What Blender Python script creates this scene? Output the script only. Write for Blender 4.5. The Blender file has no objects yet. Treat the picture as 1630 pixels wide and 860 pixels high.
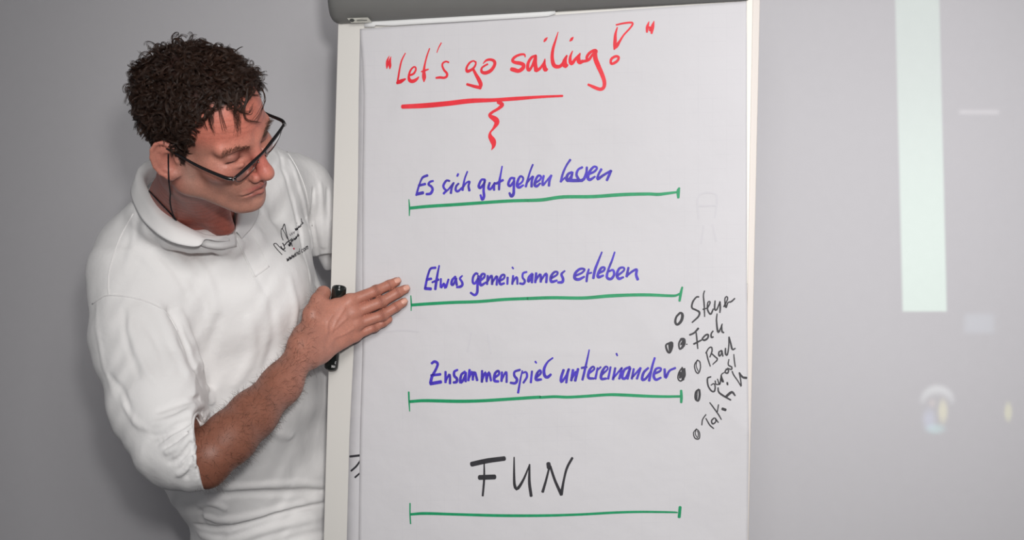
import bpy, math, random
import numpy as np
random.seed(7); rng = np.random.default_rng(7)
S = bpy.context.scene
# ------------------------------------------------------------------ camera, world, lights, exposure
CAMZ = 1.30
FPX = 1630*50/36.0
cam = bpy.data.cameras.new('camera'); cam.lens = 50; cam.sensor_width = 36; cam.clip_start = .05
camo = bpy.data.objects.new('camera', cam); S.collection.objects.link(camo)
camo.location = (0, 0, CAMZ); camo.rotation_euler = (math.pi/2, 0, 0); S.camera = camo
S.view_settings.view_transform = 'Standard'; S.view_settings.look = 'None'
S.view_settings.gamma = 1; S.view_settings.use_curve_mapping = False
S.view_settings.exposure = 0.22
W = bpy.data.worlds.new('world'); S.world = W; W.use_nodes = True
W.node_tree.nodes['Background'].inputs[0].default_value = (.96, .97, 1.0, 1)
W.node_tree.nodes['Background'].inputs[1].default_value = .20

def lamp(name, kind, loc, target, energy, color=(1, 1, 1), **kw):
    l = bpy.data.lights.new(name, kind); l.energy = energy; l.color = color
    for k, v in kw.items(): setattr(l, k, v)
    o = bpy.data.objects.new(name, l); S.collection.objects.link(o); o.location = loc
    d = np.array(target, float)-np.array(loc, float)
    from mathutils import Vector
    o.rotation_euler = Vector(d).to_track_quat('-Z', 'Y').to_euler()
    return o
# flash bounced off the ceiling above and behind the camera, a weak direct flash, the ceiling lamps
lamp('bounced_flash', 'AREA', (.15, -.6, 2.35), (.15, 2.5, 1.15), 10, (1, .985, .965), shape='RECTANGLE', size=1.1, size_y=.8, spread=math.radians(92))
lamp('camera_flash', 'SPOT', (.09, .0, 1.53), (.50, 3.0, 1.33), 126, (1, .985, .965), spot_size=math.radians(66), spot_blend=1.0, shadow_soft_size=.06)

# ------------------------------------------------------------------ small helpers
def P3(px, py, Y):
    return np.array([(px-815)/FPX*Y, Y, CAMZ-(py-430)/FPX*Y])
def new_obj(name, verts, faces, mat=None, parent=None, smooth=True):
    me = bpy.data.meshes.new(name)
    if isinstance(faces, np.ndarray) and len(faces):
        verts = np.asarray(verts, np.float32); n = faces.shape[1]
        me.vertices.add(len(verts)); me.vertices.foreach_set('co', verts.ravel())
        me.loops.add(faces.size); me.loops.foreach_set('vertex_index', faces.ravel().astype(np.int32))
        me.polygons.add(len(faces)); me.polygons.foreach_set('loop_start', (np.arange(len(faces))*n).astype(np.int32))
        me.update(calc_edges=True)
    else:
        me.from_pydata([tuple(map(float, v)) for v in verts], [], [tuple(f) for f in faces]); me.update()
    if smooth: me.shade_smooth()
    o = bpy.data.objects.new(name, me); S.collection.objects.link(o)
    if mat: me.materials.append(mat)
    if parent: o.parent = parent
    return o
def empty(name, label=None, cat=None, group=None):
    o = bpy.data.objects.new(name, None); S.collection.objects.link(o); o.empty_display_size = .1
    if label: o['label'] = label; o['category'] = cat
    if group: o['group'] = group
    return o
def tag(o, label, cat=None):
    o['label'] = label
    if cat: o['category'] = cat
    return o
def col(r, g, b):   # sRGB 0..255 -> linear
    f = lambda c: (c/255/12.92) if c <= 10.3 else ((c/255+.055)/1.055)**2.4
    return (f(r), f(g), f(b), 1)
def mat(name, c, rough=.6, spec=.4, noise=None, bump=None, metal=0, sss=0, attr=None, sheen=0):
    m = bpy.data.materials.new(name); m.use_nodes = True; nt = m.node_tree; N = nt.nodes; L = nt.links
    b = N['Principled BSDF']; b.inputs['Base Color'].default_value = c
    b.inputs['Roughness'].default_value = rough; b.inputs['Specular IOR Level'].default_value = spec
    b.inputs['Metallic'].default_value = metal
    if sheen: b.inputs['Sheen Weight'].default_value = sheen
    if sss:
        b.inputs['Subsurface Weight'].default_value = sss; b.inputs['Subsurface Radius'].default_value = (1, .35, .2)
        b.inputs['Subsurface Scale'].default_value = .006
    tc = N.new('ShaderNodeTexCoord'); src = None
    if attr:
        a = N.new('ShaderNodeAttribute'); a.attribute_name = attr; src = a.outputs['Color']
    for (sc, amt, det) in (noise or []):
        n = N.new('ShaderNodeTexNoise'); n.inputs['Scale'].default_value = sc; n.inputs['Detail'].default_value = det
        L.new(tc.outputs['Object'], n.inputs['Vector'])
        mr = N.new('ShaderNodeMapRange'); mr.inputs['From Min'].default_value = .25; mr.inputs['From Max'].default_value = .75
        mr.inputs['To Min'].default_value = 1-amt; mr.inputs['To Max'].default_value = 1+amt
        L.new(n.outputs['Fac'], mr.inputs['Value'])
        mx = N.new('ShaderNodeVectorMath'); mx.operation = 'SCALE'
        if src is None: mx.inputs[0].default_value = c[:3]
        else: L.new(src, mx.inputs[0])
        L.new(mr.outputs[0], mx.inputs['Scale']); src = mx.outputs[0]
    if src is not None: L.new(src, b.inputs['Base Color'])
    prev = None
    for (kind, sc, st, dist) in (bump or []):
        if kind == 'noise':
            n = N.new('ShaderNodeTexNoise'); n.inputs['Detail'].default_value = 4; out = n.outputs['Fac']
        elif kind == 'vor':
            n = N.new('ShaderNodeTexVoronoi'); out = n.outputs['Distance']
        else:
            n = N.new('ShaderNodeTexWave'); n.inputs['Distortion'].default_value = 4; out = n.outputs['Fac']
        n.inputs['Scale'].default_value = sc; L.new(tc.outputs['Object'], n.inputs['Vector'])
        bp = N.new('ShaderNodeBump'); bp.inputs['Strength'].default_value = st; bp.inputs['Distance'].default_value = dist
        L.new(out, bp.inputs['Height'])
        if prev: L.new(prev, bp.inputs['Normal'])
        prev = bp.outputs['Normal']
    if prev: L.new(prev, b.inputs['Normal'])
    return m
def box(name, lo, hi, m, parent=None, kind=None):
    x0, y0, z0 = lo; x1, y1, z1 = hi
    v = [(x0,y0,z0),(x1,y0,z0),(x1,y1,z0),(x0,y1,z0),(x0,y0,z1),(x1,y0,z1),(x1,y1,z1),(x0,y1,z1)]
    f = [(0,3,2,1),(4,5,6,7),(0,1,5,4),(1,2,6,5),(2,3,7,6),(3,0,4,7)]
    o = new_obj(name, v, f, m, parent, smooth=False)
    if kind: o['kind'] = kind
    return o
def smooth_path(p, n=10):
    """Catmull-Rom through rows of p."""
    p = np.asarray(p, float)
    if len(p) < 3: return np.array([p[0]+(p[-1]-p[0])*t for t in np.linspace(0, 1, n+1)])
    q = np.vstack([2*p[0]-p[1], p, 2*p[-1]-p[-2]]); out = []
    for i in range(1, len(q)-2):
        a, b, c, d = q[i-1], q[i], q[i+1], q[i+2]
        for t in np.arange(n)/n:
            out.append(.5*(2*b+(c-a)*t+(2*a-5*b+4*c-d)*t*t+(3*b-a-3*c+d)*t**3))
    out.append(p[-1]); return np.array(out)
def tubes(name, paths, radii, sides, m, parent=None):
    """paths (n,k,3), radii (n,k) -> one mesh of round tubes."""
    P = np.asarray(paths, float); R = np.asarray(radii, float); n, k, _ = P.shape
    T = np.gradient(P, axis=1); T /= np.linalg.norm(T, axis=2, keepdims=True)+1e-9
    ref = np.zeros_like(T); ref[..., 2] = 1; bad = np.abs(T[..., 2]) > .9; ref[bad] = (1, 0, 0)
    if k > 2:
        ref = np.repeat(ref[:, :1], k, 1)*0+np.cross(T[:, :1], np.roll(T[:, :1], 1, 2))+1e-4
    A = np.cross(T, ref); A /= np.linalg.norm(A, axis=2, keepdims=True)+1e-9; B = np.cross(T, A)
    ang = np.arange(sides)/sides*2*np.pi
    V = P[:, :, None]+R[:, :, None, None]*(A[:, :, None]*np.cos(ang)[None, None, :, None]+B[:, :, None]*np.sin(ang)[None, None, :, None])
    base = (np.arange(n)*k*sides)[:, None, None]; i = (np.arange(k-1)*sides)[None, :, None]; j = np.arange(sides)[None, None]
    j2 = (j+1) % sides
    F = np.stack([base+i+j, base+i+j2, base+i+sides+j2, base+i+sides+j], -1).reshape(-1, 4)
    V = V.reshape(-1, 3)
    if n < 40 and sides > 3:   # close ends of the few big tubes
        fl = [list(map(int, q)) for q in F]
        for q in range(n):
            b0 = q*k*sides; fl.append([b0+s for s in range(sides)][::-1]); b1 = b0+(k-1)*sides; fl.append([b1+s for s in range(sides)])
        return new_obj(name, V, fl, m, parent)
    return new_obj(name, V, F, m, parent)
def tube(name, pts, r, m, parent=None, sides=8, n=8):
    p = smooth_path(pts, n); k = len(p)
    rr = np.full(k, r) if np.isscalar(r) else np.interp(np.linspace(0, 1, k), np.linspace(0, 1, len(r)), r)
    return tubes(name, p[None], rr[None], sides, m, parent)

# ------------------------------------------------------------------ materials
M = {}
M['wall'] = mat('wall_paint', col(196, 194, 197), .75, .15, noise=[(1.1, .02, 2), (40, .008, 2)], bump=[('noise', 260, .06, .002)])
M['floor'] = mat('grey_carpet', col(95, 95, 100), .95, .1, noise=[(300, .2, 3)])
M['ceil'] = mat('ceiling_paint', col(225, 225, 222), .9, .1, noise=[(3, .01, 2)])
M['board'] = mat('white_enamel', col(212, 209, 204), .38, .4, noise=[(6, .01, 2)])
M['frame'] = mat('white_plastic_frame', col(220, 216, 208), .42, .4, noise=[(8, .01, 2)])
M['frame2'] = mat('cream_plastic_frame', col(208, 200, 194), .5, .4, noise=[(8, .01, 2)])
M['grey'] = mat('grey_plastic', col(112, 112, 110), .45, .4, noise=[(30, .02, 3)], bump=[('noise', 500, .05, .001)])
M['steel'] = mat('grey_steel', col(150, 150, 152), .4, .5, metal=.6, noise=[(20, .03, 2)])
M['label'] = mat('silver_sticker', col(222, 222, 212), .5, .4, noise=[(200, .03, 2)])
M['labeldark'] = mat('label_print', col(80, 82, 80), .6, .3, noise=[(200, .05, 2)])

# paper: white, faint printed squares, weak crinkle relief
def paper_mat():
    m = mat('flipchart_paper', col(202, 200, 203), .8, .18, noise=[(2.4, .02, 3), (11, .012, 3)],
            bump=[('noise', 4.5, .5, .022), ('noise', 19, .3, .004), ('noise', 300, .08, .0004)])
    nt = m.node_tree; N = nt.nodes; L = nt.links; b = N['Principled BSDF']
    src = b.inputs['Base Color'].links[0].from_socket
    uv = N.new('ShaderNodeUVMap'); br = N.new('ShaderNodeTexBrick')
    br.offset = 0; br.inputs['Scale'].default_value = 1; br.inputs['Brick Width'].default_value = .0248; br.inputs['Row Height'].default_value = .0248
    br.inputs['Mortar Size'].default_value = .0004; br.inputs['Mortar Smooth'].default_value = .3
    L.new(uv.outputs[0], br.inputs['Vector'])
    n = N.new('ShaderNodeTexNoise'); n.inputs['Scale'].default_value = 9; L.new(uv.outputs[0], n.inputs['Vector'])
    mr = N.new('ShaderNodeMapRange'); mr.inputs['From Min'].default_value = .42; mr.inputs['From Max'].default_value = .7
    mr.inputs['To Max'].default_value = .09; L.new(n.outputs['Fac'], mr.inputs['Value'])
    mu = N.new('ShaderNodeMath'); mu.operation = 'MULTIPLY'; L.new(br.outputs['Fac'], mu.inputs[0]); L.new(mr.outputs[0], mu.inputs[1])
    mx = N.new('ShaderNodeMix'); mx.data_type = 'RGBA'; L.new(mu.outputs[0], mx.inputs['Factor']); L.new(src, mx.inputs['A'])
    mx.inputs['B'].default_value = col(120, 120, 140); L.new(mx.outputs['Result'], b.inputs['Base Color'])
    return m
M['paper'] = paper_mat()
M['stub'] = mat('torn_paper_edge', col(222, 222, 222), .8, .2, noise=[(30, .02, 2)])
def ink(name, c, amt, rough=.5): return mat(name, c, rough, .3, noise=[(70, amt, 3), (260, amt*.6, 2)])
M['red'] = ink('red_ink', col(220, 28, 46), .10)
M['blue'] = ink('blue_ink', col(60, 40, 172), .30)
M['green'] = ink('green_ink', col(0, 140, 90), .12)
M['black'] = ink('black_ink', col(38, 36, 42), .3)
M['ghost'] = ink('faint_show_through', col(198, 196, 200), .01, .8)

# ------------------------------------------------------------------ room
box('floor', (-3.2, -1.2, -.05), (3.4, 3.1, 0), M['floor'], kind='structure')
box('wall_back', (-3.2, 3.1, 0), (3.4, 3.2, 2.9), M['wall'], kind='structure')
box('ceiling', (-3.2, 1.3, 2.9), (3.4, 3.2, 2.95), M['ceil'], kind='structure')
o = box('baseboard_back', (-3.2, 3.085, 0), (3.4, 3.1, .08), M['frame'], kind='structure')

# projector: beam shapes thrown on the back wall to the right of the flip chart
def projector(pos, wallY):
    l = bpy.data.lights.new('projector_beam', 'SPOT'); l.energy = 1.0; l.spot_size = math.radians(70); l.spot_blend = 0; l.shadow_soft_size = .004
    o = bpy.data.objects.new('projector_beam', l); S.collection.objects.link(o)
    o.location = pos; o.rotation_euler = (math.pi/2, 0, 0)     # looks along +Y, local x = world x, local y = world z
    l.use_nodes = True; nt = l.node_tree; N = nt.nodes; L = nt.links
    em = N['Emission']; tc = N.new('ShaderNodeTexCoord'); sp = N.new('ShaderNodeSeparateXYZ'); L.new(tc.outputs['Normal'], sp.inputs[0])
    def math_(op, a, b=None, c=None):
        n = N.new('ShaderNodeMath'); n.operation = op
        for i, v in enumerate((a, b, c)):
            if v is None: continue
            if isinstance(v, (int, float)): n.inputs[i].default_value = v
            else: L.new(v, n.inputs[i])
        return n.outputs[0]
    z = math_('ABSOLUTE', sp.outputs[2])
    X = math_('DIVIDE', sp.outputs[0], z); Y = math_('DIVIDE', sp.outputs[1], z)
    D = wallY-pos[1]
    def uv(px, py):
        w = P3(px, py, wallY); return (w[0]-pos[0])/D, (w[2]-pos[2])/D
    def ss(v, e0, e1):
        n = N.new('ShaderNodeMapRange'); n.interpolation_type = 'SMOOTHSTEP'; L.new(v, n.inputs['Value'])
        n.inputs['From Min'].default_value = e0; n.inputs['From Max'].default_value = e1; return n.outputs[0]
    total = None
    def add(mask, c, s):
        nonlocal total
        v = N.new('ShaderNodeVectorMath'); v.operation = 'SCALE'; v.inputs[0].default_value = c; L.new(math_('MULTIPLY', mask, s), v.inputs['Scale'])
        if total is None: total = v.outputs[0]; return
        a = N.new('ShaderNodeVectorMath'); a.operation = 'ADD'; L.new(total, a.inputs[0]); L.new(v.outputs[0], a.inputs[1]); total = a.outputs[0]
    def rect(x0, x1, y0, y1, soft, slant=0.0):
        u0, v1 = uv(x0, y0); u1, v0 = uv(x1, y1); s = soft/FPX*wallY/D
        Xs = math_('ADD', X, math_('MULTIPLY', math_('SUBTRACT', Y, v0), slant))
        m = math_('MULTIPLY', ss(Xs, u0-s, u0+s), ss(Xs, u1+s, u1-s))
        return math_('MULTIPLY', m, math_('MULTIPLY', ss(Y, v0-s, v0+s), ss(Y, v1+s, v1-s)))
    def blob(cx, cy, rx, ry, soft=.5):
        a, b = uv(cx, cy); ru = rx/FPX*wallY/D; rv = ry/FPX*wallY/D
        dx = math_('DIVIDE', math_('SUBTRACT', X, a), ru); dy = math_('DIVIDE', math_('SUBTRACT', Y, b), rv)
        d = math_('SQRT', math_('ADD', math_('MULTIPLY', dx, dx), math_('MULTIPLY', dy, dy)))
        return ss(d, 1+soft, 1-soft)
    strip = rect(1437, 1507, -260, 496, 1.6, slant=.024)
    v_hi = uv(1437, 20)[1]; v_lo = uv(1437, 430)[1]
    fade = math_('MULTIPLY_ADD', ss(Y, v_hi, v_lo), .45, .55)
    add(math_('MULTIPLY', strip, fade), (.66, 1.0, .75), .95)
    add(blob(1420, 330, 470, 520, .95), (.98, .97, 1.0), .58)
    add(rect(1527, 1590, 175, 182, 3), (1, .96, .93), 0.27)
    add(rect(1535, 1582, 500, 530, 7), (.62, .85, 1.0), 0.22)
    dome = math_('SUBTRACT', blob(1492, 640, 26, 26, .25), blob(1492, 652, 26, 26, .3)); dome = math_('MAXIMUM', dome, 0.0)
    add(dome, (.9, 1, .95), 0.58)
    add(blob(1501, 655, 7, 17, .6), (.95, .9, .25), 0.58)
    add(blob(1484, 642, 5, 6, .7), (1, .7, .5), 0.27)
    add(blob(1479, 668, 9, 14, .8), (.45, .6, 1.0), 0.44)
    add(blob(1489, 683, 13, 7, .7), (.3, .9, .85), 0.51)
    add(blob(1605, 656, 6, 14, .5), (.95, .95, .2), 0.48)
    L.new(total, em.inputs['Color']); em.inputs['Strength'].default_value = 185.0
    return o
projector((1.45, .35, 2.05), 3.1)

# ------------------------------------------------------------------ flip chart (board plane)
YAW = math.radians(8.0); PIT = math.radians(1.0)
bU = np.array([math.cos(YAW), -math.sin(YAW), 0]); bN = np.array([-math.sin(YAW), -math.cos(YAW), math.sin(PIT)]); bN /= np.linalg.norm(bN)
bV = np.cross(bU, bN)*-1
if bV[2] < 0: bV = -bV
bC = P3(865, 430, 2.5); CAMP = np.array([0, 0, CAMZ])
def BP(px, py, off=0.0):
    d = np.array([(px-815)/FPX, 1, -(py-430)/FPX]); c0 = bC+bN*off
    return CAMP+d*(np.dot(c0-CAMP, bN)/np.dot(d, bN))
def Lx(y): return 538-(y-40)*.028
def Rx(y): return 1209.8-y*.0213
fc = empty('flip_chart', 'white flip chart easel with grey clamp bar, beside the man', 'flip chart')
def plate(name, quad, o0, o1, m, parent, n=1):
    """quad of pixel corners (tl,tr,br,bl) extruded between plane offsets o0 (front) and o1 (back)."""
    v = [BP(x, y, o0) for x, y in quad]+[BP(x, y, o0)+bN*(o1-o0) for x, y in quad]
    k = len(quad)
    f = [tuple(range(k))[::-1], tuple(range(k, 2*k))]+[(i, (i+1) % k, k+(i+1) % k, k+i) for i in range(k)]
    o = new_obj(name, v, f, m, parent, smooth=False)
    bv = o.modifiers.new('b', 'BEVEL'); bv.width = .0012; bv.segments = 2; bv.limit_method = 'ANGLE'
    return o
plate('board', [(Lx(-60), -60), (Rx(-60)-6, -60), (Rx(962)-3, 962), (Lx(962), 962)], 0, -.024, M['board'], fc)
plate('frame_post', [(1199.3, -60), (1211.1, -60), (Rx(962), 962), (Rx(962)-9, 962)], .0012, -.026, M['frame2'], fc)
tag(plate('frame_lip', [(1188.0, -60), (1199.5, -60), (1190.6, 452), (1188.6, 452)], .0034, 0, M['frame'], fc), 'narrow bright raised rim along the right edge')
# clamp bar: rounded tube along the top
def bar_center(px): return 38.6-(px-543)*.0567-66
HB, DB = 66.0, .045
def bar_mesh():
    xs = [526, 526.5, 528, 531, 536, 543]+list(np.linspace(560, 1180, 24))+[1190, 1197, 1201, 1203, 1203.5]
    sc = []
    for x in xs:
        e = min(x-526, 1203.5-x); t = min(1, e/17.0); sc.append(max(.02, math.sqrt(1-(1-t)**2))**.6)
    V = []; F = []; n = 28
    for x, s in zip(xs, sc):
        for k in range(n):
            a = 2*math.pi*k/n; h = math.cos(a); d = math.sin(a)
            s2 = .55+.45*s if True else s
            V.append(BP(x, bar_center(x)+HB*h*s2, 0)+bN*(DB*d*s+.004))
    for i in range(len(xs)-1):
        for k in range(n):
            F.append((i*n+k, i*n+(k+1) % n, (i+1)*n+(k+1) % n, (i+1)*n+k))
    F.append(tuple(range(n))); F.append(tuple(range((len(xs)-1)*n, len(xs)*n))[::-1])
    return new_obj('clamp_bar', V, F, M['grey'], fc)
bar = bar_mesh(); tag(bar, 'rounded dark grey clamp bar across the top')
def bar_pt(px, py, lift=.0012):
    t = (py-bar_center(px))/(HB); t = max(-1, min(.985, t)); return BP(px, py, DB*math.sqrt(1-t*t)+.004+lift)
def bar_patch(name, pts, m, parent, lift=.0012):
    v = [bar_pt(*p, lift) for p in pts]; k = len(v); v2 = [q-bN*.0012 for q in v]
    return new_obj(name, v+v2, [tuple(range(k)), tuple(range(k, 2*k))[::-1]]+[(i, k+i, k+(i+1) % k, (i+1) % k) for i in range(k)], m, parent, smooth=False)
lp = tag(bar_patch('label_plate', [(552.5, 29), (585.5, 27.8), (589, 31.5), (592.5, 35.4), (576, 36.2), (559, 36.6), (556, 33)], M['label'], bar), 'small silver sticker on the clamp bar')
bar_patch('label_emblem', [(560+4*math.cos(a), 32.3+2.6*math.sin(a)) for a in np.linspace(0, 2*math.pi, 12, endpoint=False)], M['labeldark'], bar, .002)
bar_patch('label_line', [(568, 32.6), (584, 32.0), (584.4, 32.7), (568.3, 33.4)], M['labeldark'], bar, .002)
# tray and legs, below and behind the picture
plate('pen_tray', [(Lx(962)-4, 950), (Rx(962)+2, 950), (Rx(975)+2, 975), (Lx(975)-4, 975)], .06, -.02, M['grey'], fc)
for (a, b) in (((570, 940), (-.34, 2.62)), ((1160, 940), (.48, 2.48))):
    t = BP(a[0], a[1], -.04); tube('leg', [t+np.array([0, .0, .5]), t, (b[0], b[1], .012)], .012, M['steel'], fc)
t = BP(865, 500, -.04); tube('leg', [t, (.09, 2.98, .012)], .012, M['steel'], fc)
box('leg_bracket', tuple(BP(845, 520, -.06)), tuple(BP(885, 470, -.0245)+np.array([0, 0, 0])), M['steel'], fc)

# ------------------------------------------------------------------ paper pad
pad = empty('flipchart_pad', 'white squared paper pad hanging on the flip chart, covered in handwriting', 'paper pad')
def wav(px, py):
    """relief of the loosely hanging sheet in metres above the board"""
    w = .0034+.0010*math.sin(px/71+py/160)+.0009*math.sin(px/143-py/97+1.3)+.0005*math.sin(px/31+py/47)
    w += .0013*math.exp(-((px-578)/26)**2)*(0.35+.65*min(1, max(0, py-60)/300))
    # soft diagonal dents near the top
    for (cx, cy, ax, ay, amp) in ((640, 170, 22, 110, .0026), (935, 250, 60, 50, -.0018), (900, 560, 140, 10, .0008), (760, 700, 30, 90, .0012), (1080, 420, 18, 120, -.0012), (990, 110, 120, 12, .0009), (880, 235, 16, 60, .0012), (1135, 300, 20, 120, .0010), (700, 330, 120, 16, .0008), (620, 235, 22, 70, -.0013)):
        dx, dy = px-cx, py-cy; r = .35; u, v = dx+r*dy, dy
        w += amp*math.exp(-(u/ax)**2-(v/ay)**2)
    return w
def interp(tab, y):
    return float(np.interp(y, [a[1] for a in tab], [a[0] for a in tab]))
TL = [(573, 45), (573, 56), (577, 100), (579, 150), (577, 300), (577, 560), (573, 690), (571, 860), (570, 940)]
UL = [(573, 60), (571, 150), (570, 300), (563, 560), (557.5, 664), (556, 700), (552, 860), (551, 940)]
def sheet(name, L, R, top, bot, nx, ny, fn, m, th):
    V = []; UVs = []
    for j in range(ny+1):
        t = j/ny
        for i in range(nx+1):
            s = i/nx; y0 = top(s); y = y0+(bot-y0)*t; x = L(y)+(R(y)-L(y))*s
            V.append(BP(x, y, fn(x, y))); UVs.append(((x-573)/905, -(y-60+.028*(x-573))/905))
    F = [(j*(nx+1)+i, (j+1)*(nx+1)+i, (j+1)*(nx+1)+i+1, j*(nx+1)+i+1) for j in range(ny) for i in range(nx)]
    o = new_obj(name, V, F, m, pad)
    uvl = o.data.uv_layers.new(name='UVMap')
    for lo in o.data.loops: uvl.data[lo.index].uv = UVs[lo.vertex_index]
    so = o.modifiers.new('s', 'SOLIDIFY'); so.thickness = th; so.offset = 1
    if sum((o.data.polygons[0].normal[i]*bN[i]) for i in range(3)) > 0: so.offset = -1
    return o
topy = lambda s: 46-s*44
top_sheet = sheet('top_sheet', lambda y: interp(TL, y), lambda y: interp([(1189, 0), (1189, 450), (1190.8, 600), (1192, 690), (1190.3, 860), (1189.5, 940)], y), topy, 930, 110, 150, wav, M['paper'], .0002)
low_sheet = sheet('under_sheet', lambda y: interp(UL, y), lambda y: 1183, lambda s: 60-s*44, 936, 40, 60, lambda x, y: .0014+.0003*math.sin(y/60), M['paper'], .0002)
tag(low_sheet, 'paper sheet underneath showing at the left edge')
V = []; F = []
st = [(580, 37.5, 43), (596, 36, 42.6), (598, 35.6, 40), (626, 34.5, 41), (660, 32.5, 38.6), (720, 29, 35.2), (800, 24, 30.5), (850, 21, 27.6), (872, 19.6, 26), (884, 19, 22)]
for x, a, b in st: V += [BP(x, a-4, .0062), BP(x, b, .0075)]
F = [(2*i, 2*i+1, 2*i+3, 2*i+2) for i in range(len(st)-1)]
o = new_obj('torn_stub', V, F, M['stub'], pad); so = o.modifiers.new('s', 'SOLIDIFY'); so.thickness = .0005

# ink: strokes traced as pen paths lying on the sheet, (x, y, width) in a local frame (ox, oy, scale)
def ribbon(strokes, ox, oy, sc, hfun, mapper):
    V = []; F = []
    for st in strokes:
        if len(st) == 1:
            st = [(st[0][0]-.3*st[0][2], st[0][1], st[0][2]), (st[0][0]+.3*st[0][2], st[0][1], st[0][2])]
        p = smooth_path(st, 6); L_ = np.r_[0, np.cumsum(np.hypot(np.diff(p[:, 0]), np.diff(p[:, 1])))]/sc
        g = np.linspace(0, L_[-1], max(len(p), int(L_[-1]/3.5))); p = np.stack([np.interp(g, L_, p[:, q]) for q in range(3)], 1); x = ox+p[:, 0]/sc; y = oy+p[:, 1]/sc; w = np.maximum(p[:, 2], 3)/sc/2
        t = np.stack([np.gradient(x), np.gradient(y)], 1); t /= np.linalg.norm(t, axis=1, keepdims=True)+1e-9
        nx, ny = -t[:, 1], t[:, 0]; rows = []
        # round-ish ends
        def cap(i, sgn):
            c = []
            for a in (.95, .75, .4):
                c.append((x[i]+sgn*t[i, 0]*w[i]*a*.7, y[i]+sgn*t[i, 1]*w[i]*a*.7, w[i]*math.sqrt(1-a*a), i))
            return c
        seq = [(q[0], q[1], q[2], 0) for q in cap(0, -1)]+[(x[i], y[i], w[i], i) for i in range(len(x))]+[(q[0], q[1], q[2], len(x)-1) for q in cap(len(x)-1, 1)[::-1]]
        for (cx, cy, ww, i) in seq:
            a = (cx+nx[i]*ww, cy+ny[i]*ww); b = (cx-nx[i]*ww, cy-ny[i]*ww); rows.append(len(V))
            V.append(mapper(a[0], a[1])); V.append(mapper(b[0], b[1]))
        for r in rows[:-1]: F.append((r, r+1, r+3, r+2))
    return V, F
SH = {'top': lambda x, y: BP(x, y, wav(x, y)+.0007), 'low': lambda x, y: BP(x, y, .0014+.0003*math.sin(y/60)+.0005), 'ghost': lambda x, y: BP(x, y, wav(x, y)+.0005)}
def word(name, inkc, ox, oy, sc, strokes, surf='top', label=None):
    wk = 1.28 if inkc == 'black' and sc > 5 and name != 'bullet_circle' else 1.08
    strokes = [[(p[0], p[1], p[2]*wk) for p in st] for st in strokes]
    V, F = ribbon(strokes, ox, oy, sc, None, SH[surf])
    o = new_obj(name, V, F, M[inkc], low_sheet if surf == 'low' else top_sheet, smooth=False)
    if label: o['label'] = label
    return o
A = (600, 60, 9.556); B = (730, 60, 8.6); C = (860, 20, 6.615); D = (620, 140, 5.433)
word('quotation_mark', 'red', *A, [[(188,275,6),(158,350,30),(155,420,36),(150,470,12)], [(214,285,6),(195,360,38),(198,430,40),(195,475,12)]], label='red opening quotation mark')
word('handwritten_word', 'red', *A, [
  [(432,235,14),(375,350,22),(345,480,24),(325,600,26),(308,700,26)], [(308,688,40),(360,665,56),(432,628,24)],
  [(510,570,30),(560,545,30),(592,485,26),(580,445,24),(545,455,24),(505,510,28),(485,590,34),(500,650,50),(550,662,52),(600,635,40),(635,598,18)],
  [(800,165,18),(760,280,22),(730,400,26),(715,500,40),(717,600,58),(715,668,18)], [(675,518,18),(720,502,30),(782,480,20)],
  [(978,80,18),(940,150,16),(912,225,12)],
  [(1090,375,26),(1050,362,24),(1005,385,26),(995,430,28),(1020,490,32),(1065,545,34),(1060,590,34),(1020,610,34),(960,605,36),(900,612,28)]], label='red handwritten word Let\'s')
word('handwritten_word', 'red', *B, [
  [(235,335,22),(200,318,20),(150,345,26),(110,410,28),(115,460,38),(150,452,38),(200,420,30),(232,370,24),(235,330,22)],
  [(195,420,30),(235,500,40),(275,570,50),(303,640,50),(290,695,30)], [(300,685,45),(220,668,40),(115,638,32)],
  [(335,355,10),(380,310,28),(440,300,34),(490,325,40),(490,380,40),(440,450,44),(370,482,46),(318,468,38),(315,420,26),(350,388,24),(398,362,24)]], label='red handwritten word go')
word('handwritten_word', 'red', *B, [
  [(912,265,14),(900,230,26),(840,232,30),(770,265,34),(738,310,38),(765,337,42),(840,350,48),(888,372,48),(878,420,48),(820,455,50),(760,440,56),(722,430,48)],
  [(1060,245,30),(1000,270,34),(955,340,38),(945,410,42),(962,448,38),(1000,400,32),(1040,310,40),(1055,250,38)], [(1055,260,38),(1050,360,48),(1062,448,56)],
  [(1062,448,50),(1110,425,34),(1165,350,30),(1182,290,12)], [(1182,300,16),(1172,370,44),(1187,438,56),(1215,430,26)]], label='first letters of the red word sailing')
word('handwritten_word', 'red', *C, [
  [(75,262,8),(55,285,26),(40,305,14)], [(188,205,8),(165,280,18),(135,380,28),(125,470,34),(140,548,40),(175,570,38),(220,558,32),(260,500,28),(280,455,18)],
  [(280,450,14),(257,510,44),(262,560,50),(290,552,18)], [(348,258,8),(330,280,28),(312,300,12)],
  [(340,405,10),(318,460,24),(315,515,34),(332,538,34),(370,490,28),(420,430,14)], [(418,432,14),(402,480,38),(412,523,42),(450,512,32)],
  [(450,515,28),(510,498,28),(545,450,26),(588,412,34),(570,397,28),(520,425,28),(490,470,28),(500,508,28)],
  [(578,400,38),(580,480,46),(610,560,46),(650,650,42),(675,730,38),(668,788,34),(630,808,34),(560,783,32),(505,758,22)]], label='last letters of the red word sailing')
word('exclamation_mark', 'red', *C, [
  [(800,130,16),(880,112,18),(960,105,20),(972,124,20),(940,170,18),(880,235,18),(838,300,24),(805,350,36),(777,388,12)],
  [(812,155,12),(793,220,24),(788,290,34),(783,350,30),(777,386,12)],
  [(742,528,24),(748,490,26),(790,462,26),(823,468,26),(818,500,26),(785,528,28),(750,540,24),(740,525,22)]], label='red exclamation mark with open dot')
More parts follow.
